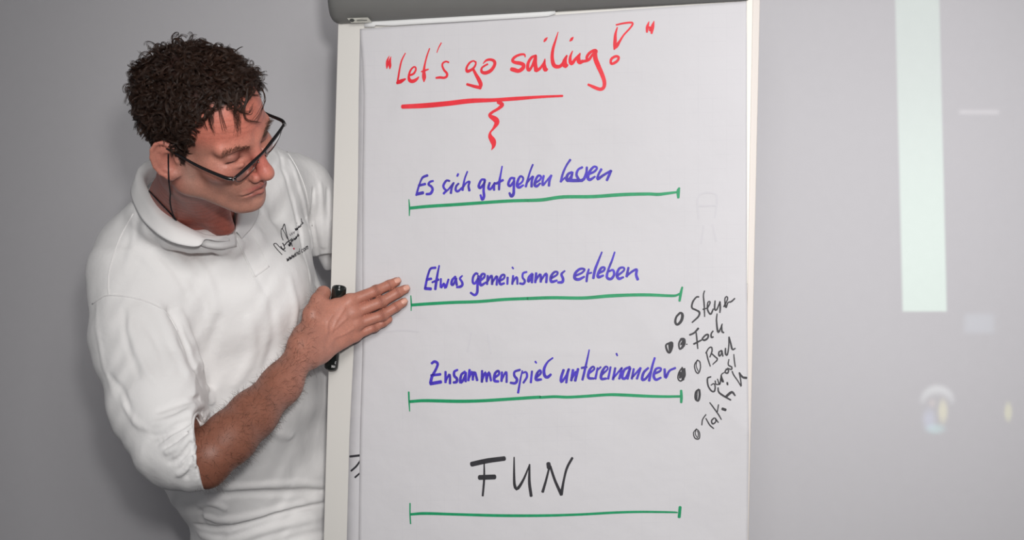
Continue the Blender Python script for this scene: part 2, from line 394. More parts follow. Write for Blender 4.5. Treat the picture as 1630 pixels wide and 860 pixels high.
word('quotation_mark', 'red', *C, [[(1145,95,8),(1128,150,30),(1123,205,20)], [(1152,150,16),(1160,185,34)], [(1198,90,8),(1182,150,36),(1172,218,22)]], label='red closing quotation mark')
word('underline', 'red', *D, [[(112,162,34),(300,153,40),(500,135,40),(700,112,38),(900,105,30),(1100,92,30),(1300,78,22),(1496,69,18)],
  [(940,122,30),(975,145,32),(940,180,24),(885,213,22),(868,240,28),(915,272,46),(928,302,40),(900,350,20),(872,385,16),(872,420,36),(895,460,48),(900,500,30),(882,537,5)]], label='red underline with a wavy tail')
R1a = (640, 240, 7.168); R1b = (840, 240, 6.269)
word('handwritten_word', 'blue', *R1a, [
  [(290,282,28),(240,302,26),(215,340,20),(185,425,22),(162,508,22)], [(190,398,26),(265,380,28)], [(168,495,34),(240,480,34)],
  [(355,345,22),(320,355,24),(302,385,26),(335,410,26),(348,445,28),(325,488,30),(277,496,26)]], label='blue handwritten word Es')
word('handwritten_word', 'blue', *R1a, [
  [(542,345,22),(505,342,24),(472,395,26),(480,430,24),(500,455,24),(475,490,26)], [(480,485,20),(530,440,20),(585,370,20)], [(590,365,20),(565,430,24),(557,485,26)], [(640,265,22),(630,290,22)],
  [(645,375,22),(618,405,24),(612,450,26),(640,462,26),(685,420,20)], [(745,238,18),(712,330,20),(690,450,26)], [(690,430,20),(730,370,20),(772,352,22),(758,400,24),(768,455,28)]], label='blue handwritten word sich')
word('handwritten_word', 'blue', *R1a, [
  [(945,330,24),(905,333,24),(875,400,28),(892,425,28),(935,375,24),(948,335,22)], [(940,350,24),(930,450,28),(935,520,30),(915,560,28),(895,505,22)],
  [(1000,365,24),(985,425,28),(1010,437,26),(1055,370,20)], [(1058,365,22),(1048,410,28),(1050,448,26)],
  [(1142,178,16),(1125,270,20),(1110,360,28),(1106,445,24)], [(1075,375,28),(1152,335,26)]], label='blue handwritten word gut')
word('handwritten_word', 'blue', *R1a, [
  [(1285,315,24),(1240,315,26),(1212,380,28),(1235,402,28),(1280,345,24)], [(1278,330,26),(1275,420,28),(1272,490,32),(1247,520,34),(1225,482,24)],
  [(1325,392,24),(1370,355,22),(1382,312,22),(1350,292,24),(1320,345,28),(1312,400,30),(1338,420,28),(1385,392,20)],
  [(1492,158,20),(1460,240,20),(1428,350,24),(1412,410,26)], [(1420,375,18),(1470,312,20),(1497,292,22),(1480,350,26),(1478,410,28)]], label='first letters of the blue word gehen')
word('handwritten_word', 'blue', *R1b, [
  [(78,320,22),(122,290,20),(132,257,20),(105,250,22),(80,290,24),(70,340,28),(90,355,26),(125,325,18)],
  [(160,250,22),(150,300,22),(150,345,24),(190,300,18),(235,246,20)], [(237,246,20),(217,300,24),(212,350,24)]], label='last letters of the blue word gehen')
word('handwritten_word', 'blue', *R1b, [
  [(425,90,22),(385,150,20),(350,230,22),(330,310,22)], [(335,305,18),(372,268,16)], [(440,215,24),(402,235,26),(387,280,30),(405,297,30),(438,250,24),(448,215,20)], [(445,225,22),(430,290,28)],
  [(400,295,32),(470,298,32),(545,297,28)], [(545,165,22),(503,190,22),(487,240,24),(510,290,28)], [(590,165,22),(585,220,24),(562,280,28),(530,300,28)],
  [(610,235,22),(665,208,22),(692,172,20),(660,160,22),(617,210,26),(600,265,30),(620,290,28),(672,258,18)],
  [(735,185,24),(705,240,22),(697,285,26),(750,248,24),(830,200,22)], [(833,200,22),(810,250,26),(790,295,24)]], label='blue handwritten word lassen')
word('drawn_line', 'green', *R1a, [[(78,557,10),(84,640,16),(83,742,10)], [(92,655,32),(300,635,34),(600,616,34),(900,595,34),(1200,575,34),(1434,567,34)]], label='uppermost green line, left half')
word('drawn_line', 'green', *R1b, [[(0,497,30),(150,490,32),(350,462,32),(650,458,32),(950,438,32),(1200,432,30),(1300,436,30),(1400,425,26),(1490,414,20)], [(1513,372,18),(1502,405,34),(1503,468,24)]], label='uppermost green line, right half')
R2a = (640, 400, 7.409); R2b = (840, 380, 6.269)
word('handwritten_word', 'blue', *R2a, [
  [(395,195,28),(338,205,26),(312,260,24),(292,335,26),(272,435,26)], [(290,335,30),(345,325,28)], [(270,440,34),(340,445,34)],
  [(438,170,18),(420,260,24),(405,350,30),(392,450,28)], [(355,368,22),(430,335,28)], [(458,325,22),(457,432,26),(495,380,26),(512,435,28),(548,332,22)],
  [(630,300,26),(592,340,28),(582,390,28),(605,393,26),(640,320,26)], [(635,320,24),(645,400,28)], [(710,290,18),(682,322,24),(705,360,26),(712,395,28),(690,418,30),(645,425,24)]], label='blue handwritten word Etwas')
word('handwritten_word', 'blue', *R2a, [
  [(892,270,24),(870,262,26),(838,305,26),(835,370,26),(862,378,28),(898,320,26)], [(900,290,26),(890,400,28),(885,488,30),(855,518,28),(808,490,24)],
  [(918,350,26),(965,312,26),(975,272,24),(940,275,28),(920,340,30),(930,402,32),(988,368,22)],
  [(1010,290,26),(1003,390,26)], [(1003,370,20),(1045,295,26),(1060,300,26),(1062,390,28)], [(1065,370,20),(1110,300,26),(1122,310,26),(1115,398,26)],
  [(1150,350,26),(1200,322,24),(1208,282,24),(1175,285,26),(1150,340,30),(1160,390,30),(1205,378,24)], [(1245,310,26),(1242,388,24)], [(1300,190,20),(1312,206,18)],
  [(1310,290,24),(1300,388,26)], [(1300,375,20),(1342,310,24),(1357,320,26),(1360,388,24)], [(1470,245,22),(1428,260,24),(1422,310,24),(1448,350,26),(1430,385,28),(1388,380,24)]], label='first letters of the blue word gemeinsames')
word('handwritten_word', 'blue', *R2b, [
  [(45,350,22),(12,385,24),(5,430,24),(30,405,20),(48,358,20)], [(50,355,20),(42,438,24)], [(85,345,24),(75,437,24)], [(76,425,18),(118,360,22),(130,370,24),(130,432,24)], [(131,420,18),(175,355,22),(190,362,24),(185,437,24)],
  [(240,392,22),(290,362,20),(298,335,20),(265,335,22),(232,380,26),(237,430,28),(292,418,20)], [(370,322,16),(337,355,24),(352,400,26),(345,433,28),(302,438,22)]], label='last letters of the blue word gemeinsames')
word('handwritten_word', 'blue', *R2b, [
  [(482,368,22),(540,342,20),(568,307,20),(522,303,24),(475,345,26),(470,395,30),(510,407,28),(565,380,20)], [(610,305,18),(595,360,24),(587,428,22)], [(590,352,16),(637,340,18)],
  [(740,135,16),(702,230,22),(672,310,26),(655,395,26)], [(702,348,22),(758,320,22),(768,290,20),(735,293,24),(702,350,26),(705,385,28),(755,368,20)],
  [(868,135,16),(840,220,20),(805,310,22),(790,385,26),(830,403,26),(862,360,24),(850,312,22),(812,328,18)], [(895,370,22),(958,320,20),(958,290,20),(915,298,24),(890,355,26),(908,400,28),(955,385,20)],
  [(1005,290,22),(987,378,26)], [(985,375,20),(1040,330,22),(1088,308,24),(1082,360,26),(1098,408,28)]], label='blue handwritten word erleben')
word('drawn_line', 'green', *R2a, [[(103,525,12),(108,610,16),(107,702,10)], [(118,635,32),(300,622,34),(600,605,34),(900,595,34),(1200,570,34),(1482,558,34)]], label='second green line from the top, left half')
word('drawn_line', 'green', *R2b, [[(0,598,30),(250,590,30),(550,593,30),(800,573,32),(1000,564,30),(1200,562,30),(1400,570,26),(1480,568,22),(1518,548,18)], [(1542,485,18),(1527,550,26),(1515,622,22)]], label='second green line from the top, right half')
R3a = (640, 550, 6.792); R3b = (860, 540, 6.52)
word('handwritten_word', 'blue', *R3a, [
  [(320,195,26),(352,175,28),(385,198,28),(370,250,26),(338,310,28),(320,350,30),(308,405,32)], [(315,325,26),(415,313,28)], [(307,415,34),(420,395,36)],
  [(470,285,24),(470,400,26)], [(472,390,18),(508,315,22),(518,340,24),(518,412,26)], [(600,265,22),(565,285,26),(565,330,28),(593,360,28),(588,395,30),(555,402,24)],
  [(680,285,26),(640,320,26),(630,400,30),(658,380,26),(688,310,24)], [(690,295,24),(687,390,26)], [(730,265,26),(717,380,26)], [(718,370,18),(752,290,24),(763,300,24),(765,372,26)], [(766,360,18),(785,285,24),(812,378,26)],
  [(865,275,24),(863,395,26)], [(865,385,18),(900,290,24),(915,390,24)], [(915,380,18),(938,288,24),(962,382,24)], [(1000,350,24),(1048,312,24),(1040,275,24),(1005,305,28),(998,380,30),(1042,390,26)],
  [(1080,290,24),(1075,387,26)], [(1077,375,18),(1118,292,22),(1130,300,22),(1130,398,24)]], label='blue handwritten word beginning Zusammen')
word('handwritten_word', 'blue', *R3a, [
  [(1275,265,24),(1218,285,24),(1215,330,26),(1243,368,28),(1225,408,28),(1172,405,24)], [(1300,275,16),(1277,380,20),(1255,512,24)], [(1300,300,18),(1340,290,22),(1350,340,24),(1312,405,22)],
  [(1405,280,22),(1392,402,24)], [(1440,175,20),(1453,191,16)], [(1455,345,24),(1500,300,24),(1490,268,22),(1457,310,28),(1450,370,32),(1505,368,24)]], label='blue letters spie ending the same word')
word('handwritten_word', 'blue', *R3b, [
  [(130,195,16),(75,240,20),(40,310,28),(45,378,30),(75,396,30),(110,367,24)]], label='blue letter l with an open curve')
word('handwritten_word', 'blue', *R3b, [
  [(242,320,26),(217,400,28),(220,445,28),(265,385,20),(295,315,24)], [(297,312,24),(280,370,26),(270,452,24)], [(340,320,26),(322,430,26)], [(324,420,18),(368,340,24)], [(392,310,26),(362,432,28)],
  [(508,112,14),(490,200,18),(465,310,24),(438,422,24)], [(428,300,22),(482,290,22)], [(500,360,22),(560,312,20),(545,285,20),(508,330,26),(500,400,28),(555,410,22)], [(595,300,20),(572,412,24)], [(587,330,16),(628,290,18)],
  [(640,370,22),(700,310,18),(680,285,20),(642,340,28),(632,410,28),(685,410,22)], [(730,290,20),(705,412,24)], [(790,150,18),(800,172,16)], [(778,300,22),(755,418,26)], [(757,408,18),(845,300,20)], [(847,298,20),(820,412,24)],
  [(930,290,24),(872,320,26),(850,400,28),(888,402,26),(930,310,24)], [(935,300,22),(905,412,26)], [(970,310,22),(950,412,24)], [(952,402,18),(1040,300,22)], [(1042,300,22),(1003,412,24)],
  [(1120,300,22),(1072,350,26),(1057,420,28),(1095,410,24),(1148,335,20)], [(1188,195,20),(1160,290,24),(1130,432,26)], [(1182,360,24),(1243,332,22),(1250,302,20),(1202,310,24),(1177,380,28),(1200,422,26),(1252,400,20)],
  [(1290,312,24),(1300,402,28),(1340,330,22),(1402,300,22)]], label='blue handwritten word untereinander')
word('drawn_line', 'green', *R3a, [[(72,505,18),(76,610,16),(82,712,10)], [(90,608,30),(250,598,32),(600,605,34),(850,600,32),(1100,585,32),(1400,565,32),(1494,560,32)]], label='third green line from the top, left half')
word('drawn_line', 'green', *R3b, [[(0,606,28),(150,598,28),(280,603,28),(450,595,28),(700,578,28),(850,580,30),(1100,592,28),(1300,597,26),(1460,595,24)], [(1462,535,24),(1465,600,28),(1463,657,24)]], label='third green line from the top, right half')
R4 = (640, 700, 3.543)
word('handwritten_word', 'black', *R4, [
  [(393,139,26),(480,120,26),(577,107,24)], [(463,132,7),(463,220,11),(455,317,11)], [(437,214,26),(522,211,26)],
  [(632,100,7),(632,200,12),(635,258,15),(650,278,17),(685,225,12),(720,140,7)], [(719,142,9),(718,240,15),(728,318,16)],
  [(825,135,22),(829,158,24)], [(832,150,10),(812,230,12),(793,295,15)], [(836,152,13),(862,230,14),(898,310,17)], [(898,310,17),(912,230,12),(930,160,13),(960,104,13)]], label='large black capital letters FUN')
word('drawn_line', 'green', *R4, [[(45,360,7),(45,420,7),(48,475,7)], [(48,422,13),(130,417,15),(300,422,14),(550,429,15),(800,429,14),(1000,423,13),(1200,412,13),(1350,408,12),(1520,410,10),(1553,412,7)], [(1568,381,16),(1563,438,16)]], label='lowest green line below the word FUN')
E_ = (1050, 460, 7.82); F_ = (1060, 560, 5.736)
word('bullet_circle', 'black', *E_, [[(255,298,26),(208,350,24),(195,415,28),(222,445,28),(268,400,34),(285,335,34),(272,302,28),(250,300,24)]], label='black ring at the top of the list')
word('handwritten_word', 'black', *E_, [
  [(487,100,16),(455,105,16),(412,165,18),(402,235,18),(450,262,18),(495,292,20),(482,345,18),(405,418,14)], [(560,25,12),(545,80,14),(555,200,16),(560,345,12)], [(540,255,14),(600,238,12)],
  [(595,240,14),(625,185,14),(625,158,14),(600,172,14),(597,260,16),(635,315,18),(668,250,14)], [(690,150,14),(685,248,18),(710,260,16),(750,165,12)], [(750,160,16),(755,230,18),(750,295,14)],
  [(800,222,16),(845,130,14),(835,95,14),(812,130,14),(825,235,16),(850,172,14),(890,160,16),(935,120,14)]], label='black handwritten word Steuer')
word('handwritten_word', 'black', *E_, [
  [(375,573,18),(430,548,18),(482,492,20)], [(455,545,14),(465,640,16),(475,745,12)], [(425,687,18),(520,638,16)], [(530,620,16),(570,578,18),(603,570,18),(600,610,18),(560,640,20),(530,628,16)],
  [(665,525,14),(642,560,16),(645,603,18),(668,598,14)], [(715,310,12),(708,400,16),(727,540,20),(760,490,14),(780,437,12)], [(772,452,14),(777,530,18),(798,545,16)]], label='black handwritten word Fock')
word('bullet_circle', 'black', *E_, [[(135,668,20),(80,700,22),(95,770,26),(125,793,26),(153,730,28),(155,672,26),(130,668,20)], [(128,690,44),(132,765,34)]], label='black filled heart-shaped dot')
word('bullet_circle', 'black', *E_, [[(270,625,28),(240,680,20),(252,750,22),(300,700,34),(305,632,32),(270,625,28)], [(293,650,30),(285,690,38)], [(268,670,12),(262,700,12)], [(338,690,14)]], label='black half-filled dot before Fock')
word('handwritten_word', 'black', *E_, [
  [(585,800,13),(600,870,15),(630,964,12)], [(577,800,15),(610,742,13),(645,727,15),(652,775,15),(625,850,13)], [(770,768,15),(738,790,16),(742,835,18),(765,818,14),(775,772,14)], [(776,770,14),(787,838,16)],
  [(820,740,14),(820,808,18),(842,822,16),(860,720,14),(862,600,12)], [(864,600,14),(885,680,18),(905,753,18),(942,742,14)]], label='black handwritten word Back, upper strokes')
word('bullet_circle', 'black', *F_, [[(290,75,10),(262,120,11),(270,175,11),(295,198,12),(315,150,11),(310,95,11),(285,82,10),(277,130,8),(295,180,8)]], label='thin black ring before the third list word')
word('bullet_circle', 'black', *F_, [[(150,145,14),(120,190,14),(110,245,12),(138,268,14),(172,220,16),(170,155,14)], [(158,160,24),(150,215,28),(158,255,22)], [(132,190,18),(128,240,18)]], label='black scribbled dot after untereinander')
word('bullet_circle', 'black', *F_, [[(300,345,16),(272,370,14),(270,428,18),(295,448,18),(308,400,20),(305,350,18)], [(285,360,12),(282,430,12)]], label='black filled dot right of the third green line')
word('bullet_circle', 'black', *F_, [[(280,705,9),(252,740,9),(265,790,11),(303,795,11),(306,740,10),(280,710,9),(268,750,8),(290,787,8),(295,745,8),(285,725,6)]], label='thin black ring lowest in the list')
word('handwritten_word', 'black', *F_, [[(415,15,10),(447,45,11),(470,72,11),(428,116,8)]], label='lower stroke of the black letter B')
word('handwritten_word', 'black', *F_, [
  [(410,230,11),(380,245,12),(385,310,12),(415,358,12),(442,362,12),(450,322,11),(438,292,9),(412,306,9)], [(450,268,11),(458,298,9),(492,298,11)], [(470,250,8),(492,298,11),(505,215,9)], [(500,250,10),(524,278,13),(506,215,9),(532,190,8)],
  [(552,160,11),(540,188,11),(563,196,12),(572,168,11),(550,160,11)], [(575,70,8),(570,120,10),(600,140,11),(597,163,11),(562,150,8)], [(620,25,8),(625,80,10),(633,138,9)]], label='black handwritten word Gross')
word('handwritten_word', 'black', *F_, [
  [(605,180,10),(620,215,10),(655,265,9),(686,317,8)], [(688,312,10),(682,255,10),(670,192,11)], [(670,192,10),(700,232,15),(735,240,18)],
  [(476,330,11),(482,368,12),(520,400,14),(592,442,11)], [(552,408,18),(602,370,18),(632,402,10)], [(560,283,14),(563,302,13)]], label='black letters slanting down beside Gross')
word('handwritten_word', 'black', *F_, [
  [(365,575,9),(335,620,9),(328,670,9)], [(365,610,9),(400,670,10),(436,702,9)], [(442,605,10),(417,630,11),(427,660,11),(455,640,10),(452,607,9)], [(452,610,9),(478,647,9)],
  [(400,465,8),(430,505,10),(480,575,10),(506,620,8)], [(480,485,9),(470,548,9)], [(515,522,20),(545,532,20)]], label='black handwritten word Takt')
word('handwritten_mark', 'black', 500, 690, 5.058, [[(290,187,14),(372,178,14)], [(373,218,10),(340,265,12),(298,303,12)], [(370,320,10),(330,355,12)]], surf='low', label='three short black strokes on the sheet underneath')
# faint show-through of the page behind
for fx, fy, st in ((1050, 300, [(62,48,3),(62,12,3),(90,10,3),(88,46,3)]), (1050, 300, [(64,28,2),(88,27,2)]), (1050, 300, [(70,60,3),(66,88,2.5)]), (1050, 300, [(84,58,3),(90,84,3)]),
                   (600, 520, [(2,10,3),(40,6,2),(66,8,2)]), (600, 520, [(150,10,3),(144,40,2.5)]), (600, 520, [(176,12,3),(182,42,3)])):
    word('faint_mark', 'ghost', fx, fy, 1, [st], surf='ghost')

# ================================================================== signed-distance modelling tools
f4 = np.float32
def _a(v): return np.asarray(v, f4)
def sph(p, c, r): return np.linalg.norm(p-_a(c), axis=1)-f4(r)
def ell(p, c, r):
    q = p-_a(c); r = _a(r); k0 = np.linalg.norm(q/r, axis=1); k1 = np.linalg.norm(q/(r*r), axis=1)+f4(1e-6)
    return k0*(k0-1)/k1
def rc(p, a, b, ra, rb):
    a = _a(a); b = _a(b); ab = b-a; t = np.clip(((p-a)@ab)/f4(ab@ab+1e-12), 0, 1)
    return np.linalg.norm(p-a-t[:, None]*ab, axis=1)-(f4(ra)+t*f4(rb-ra))
def su(a, b, k):
    h = np.maximum(f4(k)-np.abs(a-b), 0)/f4(k); return np.minimum(a, b)-h*h*f4(k*.25)
def ss_(a, b, k):   # a minus b, smooth
    return -su(-a, b, k)
def chain(p, pts, rs, k=.01):
    d = None
    for i in range(len(pts)-1):
        e = rc(p, pts[i], pts[i+1], rs[i], rs[i+1]); d = e if d is None else su(d, e, k)
    return d
def mesh_sdf(fn, lo, hi, h, tol=2.2):
    """sparse sampling + surface nets; returns verts, quads"""
    lo = np.array(lo, float); hi = np.array(hi, float); B_ = 4; c = h*B_
    m = np.ceil((hi-lo)/c).astype(int)+1
    ax = [lo[i]+(np.arange(m[i])+.5)*c-.5*h for i in range(3)]
    G = np.stack(np.meshgrid(*ax, indexing='ij'), -1).reshape(-1, 3).astype(f4)
    dc = np.concatenate([fn(G[i:i+400000]) for i in range(0, len(G), 400000)]).reshape(m)
    act = np.argwhere(np.abs(dc) < c*tol)
    N = m*B_; Fd = np.repeat(np.repeat(np.repeat(np.where(dc < 0, -c, c).astype(f4), B_, 0), B_, 1), B_, 2)
    off = np.stack(np.meshgrid(*[np.arange(B_)]*3, indexing='ij'), -1).reshape(-1, 3)
    idx = (act[:, None]*B_+off[None]).reshape(-1, 3)
    pts = (lo+idx*h).astype(f4)
    val = np.concatenate([fn(pts[i:i+400000]) for i in range(0, len(pts), 400000)])
    Fd[idx[:, 0], idx[:, 1], idx[:, 2]] = val
    Sg = Fd < 0
    cnt = sum(Sg[i:N[0]-1+i, j:N[1]-1+j, k:N[2]-1+k].astype(np.uint8) for i in (0, 1) for j in (0, 1) for k in (0, 1))
    cells = np.argwhere((cnt > 0) & (cnt < 8))
    cor = np.array([(i, j, k) for i in (0, 1) for j in (0, 1) for k in (0, 1)])
    cv = np.stack([Fd[cells[:, 0]+i, cells[:, 1]+j, cells[:, 2]+k] for i, j, k in cor], 1)
    acc = np.zeros((len(cells), 3)); w = np.zeros(len(cells))
    for a in range(8):
        for b in range(a+1, 8):
            if np.abs(cor[a]-cor[b]).sum() != 1: continue
            va, vb = cv[:, a], cv[:, b]; x = (va < 0) != (vb < 0); t = np.where(x, va/np.where(x, va-vb, 1), 0)
            acc += (cor[a]+t[:, None]*(cor[b]-cor[a]))*x[:, None]; w += x
    V = lo+(cells+acc/w[:, None])*h
    vid = np.full(N, -1, np.int64); vid[cells[:, 0], cells[:, 1], cells[:, 2]] = np.arange(len(cells))
    Q = []
    for axis in range(3):
        sl0 = [slice(0, N[i]-1) for i in range(3)]; sl1 = list(sl0); sl1[axis] = slice(1, N[axis])
        s0 = Sg[tuple(sl0)]; s1 = Sg[tuple(sl1)]
        e = np.argwhere(s0 != s1); u, v = [i for i in range(3) if i != axis]
        e = e[(e[:, u] > 0) & (e[:, v] > 0)]
        du = np.zeros(3, int); du[u] = 1; dv = np.zeros(3, int); dv[v] = 1
        g = lambda q: vid[q[:, 0], q[:, 1], q[:, 2]]
        q = np.stack([g(e-du-dv), g(e-dv), g(e), g(e-du)], 1)
        neg = s0[e[:, 0], e[:, 1], e[:, 2]]; flip = neg if axis != 1 else ~neg
        q[~flip] = q[~flip][:, ::-1]; Q.append(q[(q >= 0).all(1)])
    return V, np.concatenate(Q)
def sd_normal(fn, p, e=.0015):
    p = np.asarray(p, f4); g = np.stack([fn(p+_a(d))-fn(p-_a(d)) for d in np.eye(3)*e], 1); return g/(np.linalg.norm(g, axis=1, keepdims=True)+1e-9)
def trace(fn, px, py, y0=1.9, ymax=3.1, lift=0.0):
    """points where the view rays through given places of the picture meet a modelled surface"""
    px = np.atleast_1d(px).astype(float); py = np.atleast_1d(py).astype(float)
    d = np.stack([(px-815)/FPX, np.ones_like(px), -(py-430)/FPX], 1); L = np.linalg.norm(d, axis=1); t = np.full(len(px), y0)
    for _ in range(90):
        p = CAMP+d*t[:, None]; t = np.minimum(t+np.clip(fn(p.astype(f4))-lift, -.02, .05)*.8/L, ymax)
    return CAMP+d*t[:, None]

# ================================================================== the man
HR = np.array([[0.8346, 0.5508, 0.0084], [-0.4179, 0.643, -0.6418], [-0.3589, 0.5322, 0.7668]]); HT = np.array([-0.4617, 2.1499, 0.2045+CAMZ])
def hw(x, y, z): return HR@np.array([x, y, z])+HT          # head frame (x forward, y to his left, z up) -> world
def toh(p): return ((p.astype(np.float64)-HT)@HR).astype(f4)
def head_sdf(p):
    q = toh(p); qa = q.copy(); qa[:, 1] = np.abs(qa[:, 1])
    d = ell(q, (-.006, 0, .048), (.097, .073, .082))
    d = su(d, ell(q, (.038, 0, .048), (.060, .060, .062)), .02)
    d = su(d, ell(q, (.040, 0, -.015), (.053, .058, .066)), .02)
    d = su(d, ell(qa, (.062, .041, -.012), (.026, .022, .020)), .016)               # cheekbones
    d = su(d, rc(qa, (.006, .053, -.050), (.066, .018, -.088), .019, .017), .022)     # jaw
    d = su(d, rc(qa, (.004, .055, -.005), (.006, .053, -.05), .020, .019), .02)
    d = su(d, ell(q, (.078, 0, -.090), (.018, .021, .017)), .014)                     # chin
    d = su(d, ell(q, (.072, 0, -.056), (.028, .033, .028)), .016)                     # muzzle
    d = su(d, rc(qa, (.0915, .012, .029), (.077, .047, .029), .0100, .009), .012)       # brow
    d = ss_(d, ell(qa, (.104, .030, .010), (.023, .019, .0135)), .008)                 # eye sockets
    d = su(d, ell(qa, (.0755, .0315, .0115), (.0145, .0155, .0125)), .004)            # lids over the eyeballs
    d = ss_(d, rc(qa, (.0895, .022, .0045), (.0840, .045, .0060), .0014, .0012), .0012)  # lid gap
    d = ss_(d, rc(qa, (.0905, .020, .019), (.084, .046, .020), .0015, .0012), .004)   # lid fold
    d = su(d, rc(qa, (.091, .024, -.005), (.082, .046, -.001), .0038, .0026), .004)      # lower lid pouch
    d = su(d, rc(q, (.094, 0, .020), (.112, 0, -.018), .0085, .0100), .010)           # nose
    d = su(d, ell(q, (.1145, 0, -.0250), (.0130, .0125, .0110)), .007)
    d = su(d, ell(qa, (.1010, .0135, -.0305), (.0115, .0075, .0080)), .005)           # wings
    d = ss_(d, ell(qa, (.107, .0065, -.0385), (.0060, .0038, .0040)), .003)           # nostrils
    d = ss_(d, rc(qa, (.100, .021, -.027), (.086, .036, -.064), .0030, .0022), .007)  # fold nose-mouth
    d = su(d, rc(qa, (.0995, .002, -.0510), (.086, .025, -.0600), .0046, .0020), .005)  # upper lip
    d = su(d, rc(qa, (.0980, .001, -.0635), (.086, .021, -.0645), .0060, .0022), .005)  # lower lip
    d = ss_(d, rc(qa, (.1060, .000, -.0562), (.087, .0285, -.0640), .0016, .0014), .002)  # mouth line
    d = ss_(d, rc(q, (.0985, -.008, -.0745), (.0985, .008, -.0745), .004, .004), .008)
    d = ss_(d, rc(q, (.104, 0, -.042), (.103, 0, -.048), .0018, .0022), .004)         # philtrum
    # ears
    ey = qa.copy()
    c = np.array([.002, .0745, .000]); e = ey-_a(c)
    ca, sa = math.cos(-.22), math.sin(-.22); ex = e[:, 0]*ca-e[:, 2]*sa; ez = e[:, 0]*sa+e[:, 2]*ca
    yy = e[:, 1]-.004-(-ex)*.62
    E = np.stack([ex, yy, ez], 1)
    ear = ell(E, (-.004, 0, .002), (.0160, .0055, .030))
    ear = ss_(ear, ell(E, (.0000, .007, -.002), (.0105, .0095, .0170)), .002)
    ear = ss_(ear, rc(E, (-.009, .0055, .014), (-.010, .0055, -.008), .0022, .002), .003)
    n = 9; aa = np.linspace(math.radians(20), math.radians(255), n)
    hp = [(-.004+.0165*math.cos(a), .003, .003+.0290*math.sin(a)) for a in aa]
    ear = su(ear, chain(E, hp, [.0033]*n, .001), .002)
    ear = su(ear, rc(E, (.000, .002, -.024), (-.004, .002, -.027), .0062, .0055), .005)   # lobe
    ear = su(ear, rc(E, (.011, .001, -.003), (.010, .001, .001), .0042, .0038), .003)     # tragus
    d = su(d, ear, .005)
    return d
NECK = [hw(-.040, 0, -.015), hw(-.028, 0, -.060), P3(304, 326, 2.40), P3(325, 400, 2.52)]
def neck_sdf(p):
    d = chain(p, NECK[:3], [.058, .057, .066], .02)
    d = su(d, rc(p, NECK[2], NECK[3], .064, .06), .03)
    d = su(d, rc(p, hw(-.02, -.058, -.045), P3(348, 368, 2.345), .012, .010), .018)     # neck muscle
    d = su(d, rc(p, P3(350, 330, 2.30), P3(362, 362, 2.33), .012, .012), .02)
    return d
def upper_sdf(p):
    return su(head_sdf(p), neck_sdf(p), .014)

# hand and forearm
def hp(px, py, Y): return P3(px, py, Y)
FING = {
 'index': [(557, 480, 2.496), (599, 463, 2.507), (619, 454, 2.514), (631, 448.5, 2.519)],
 'middle': [(563, 498, 2.496), (607, 481, 2.505), (633, 466, 2.511), (645, 460.5, 2.516)],
 'ring': [(567, 516, 2.499), (609, 502, 2.507), (630, 489, 2.513), (642, 481.5, 2.517)],
 'little': [(565, 534, 2.504), (596, 521, 2.512), (610, 514, 2.517), (619, 508.5, 2.521)]}
FR = {'index': (.0125, .0096, .0088, .0078), 'middle': (.0125, .0098, .0090, .0080), 'ring': (.012, .0094, .0087, .0078), 'little': (.0105, .0080, .0074, .0066)}
VEINS = [[(503,548),(520,528),(535,522),(552,506)], [(514,556),(532,538),(548,532),(562,524)], [(528,528),(536,510),(548,492)], [(520,528),(522,512),(530,500)]]
VW = []
def hand_sdf(p):
    d = None
    W1, W2 = hp(490, 533, 2.462), hp(507, 561, 2.470)
    for k, w in zip(('index', 'middle', 'ring', 'little'), (0, .33, .66, 1.0)):
        pts = [hp(*a) for a in FING[k]]; r = FR[k]
        base = W1+(W2-W1)*w
        pal = rc(p, base, pts[0], .0175, r[0]+.0008)
        fin = rc(p, pts[0], pts[1], r[0]-.001, r[1]-.0002)
        fin = su(fin, rc(p, pts[1], pts[2], r[1]-.0004, r[2]), .003)
        fin = su(fin, rc(p, pts[2], pts[3], r[2]-.0002, r[3]), .003)
        fin = su(fin, sph(p, pts[1], r[1]+.0004), .004)
        fin = su(fin, sph(p, pts[0]+np.array([0, -.002, 0]), r[0]), .006)
        tend = rc(p, base+np.array([0, -.013, 0]), pts[0]+np.array([0, -.0085, 0]), .0030, .0038)
        pal = su(pal, tend, .006)
        d = (pal, fin) if d is None else (su(d[0], pal, .012), np.minimum(d[1], fin))
    pal, fin = d
    d = su(pal, fin, .005)
    # web skin between the knuckles
    # thumb behind the marker's left side
    th = chain(p, [hp(494, 534, 2.470), hp(498, 500, 2.474), hp(507, 478, 2.488), hp(515, 467, 2.504), hp(516, 474, 2.518)], [.020, .0160, .0125, .0115, .0100], .008)
    d = su(d, th, .008)
    d = su(d, rc(p, hp(510, 500, 2.484), hp(535, 485, 2.492), .012, .011), .012)
    for v in VW: d = su(d, chain(p, v, [.0015]*len(v), .001), .003)
    return d
for v in VEINS:
    a = np.array(v); VW.append(trace(hand_sdf, a[:, 0], a[:, 1], lift=-.0004))
ELB = hp(322, 733, 2.262)
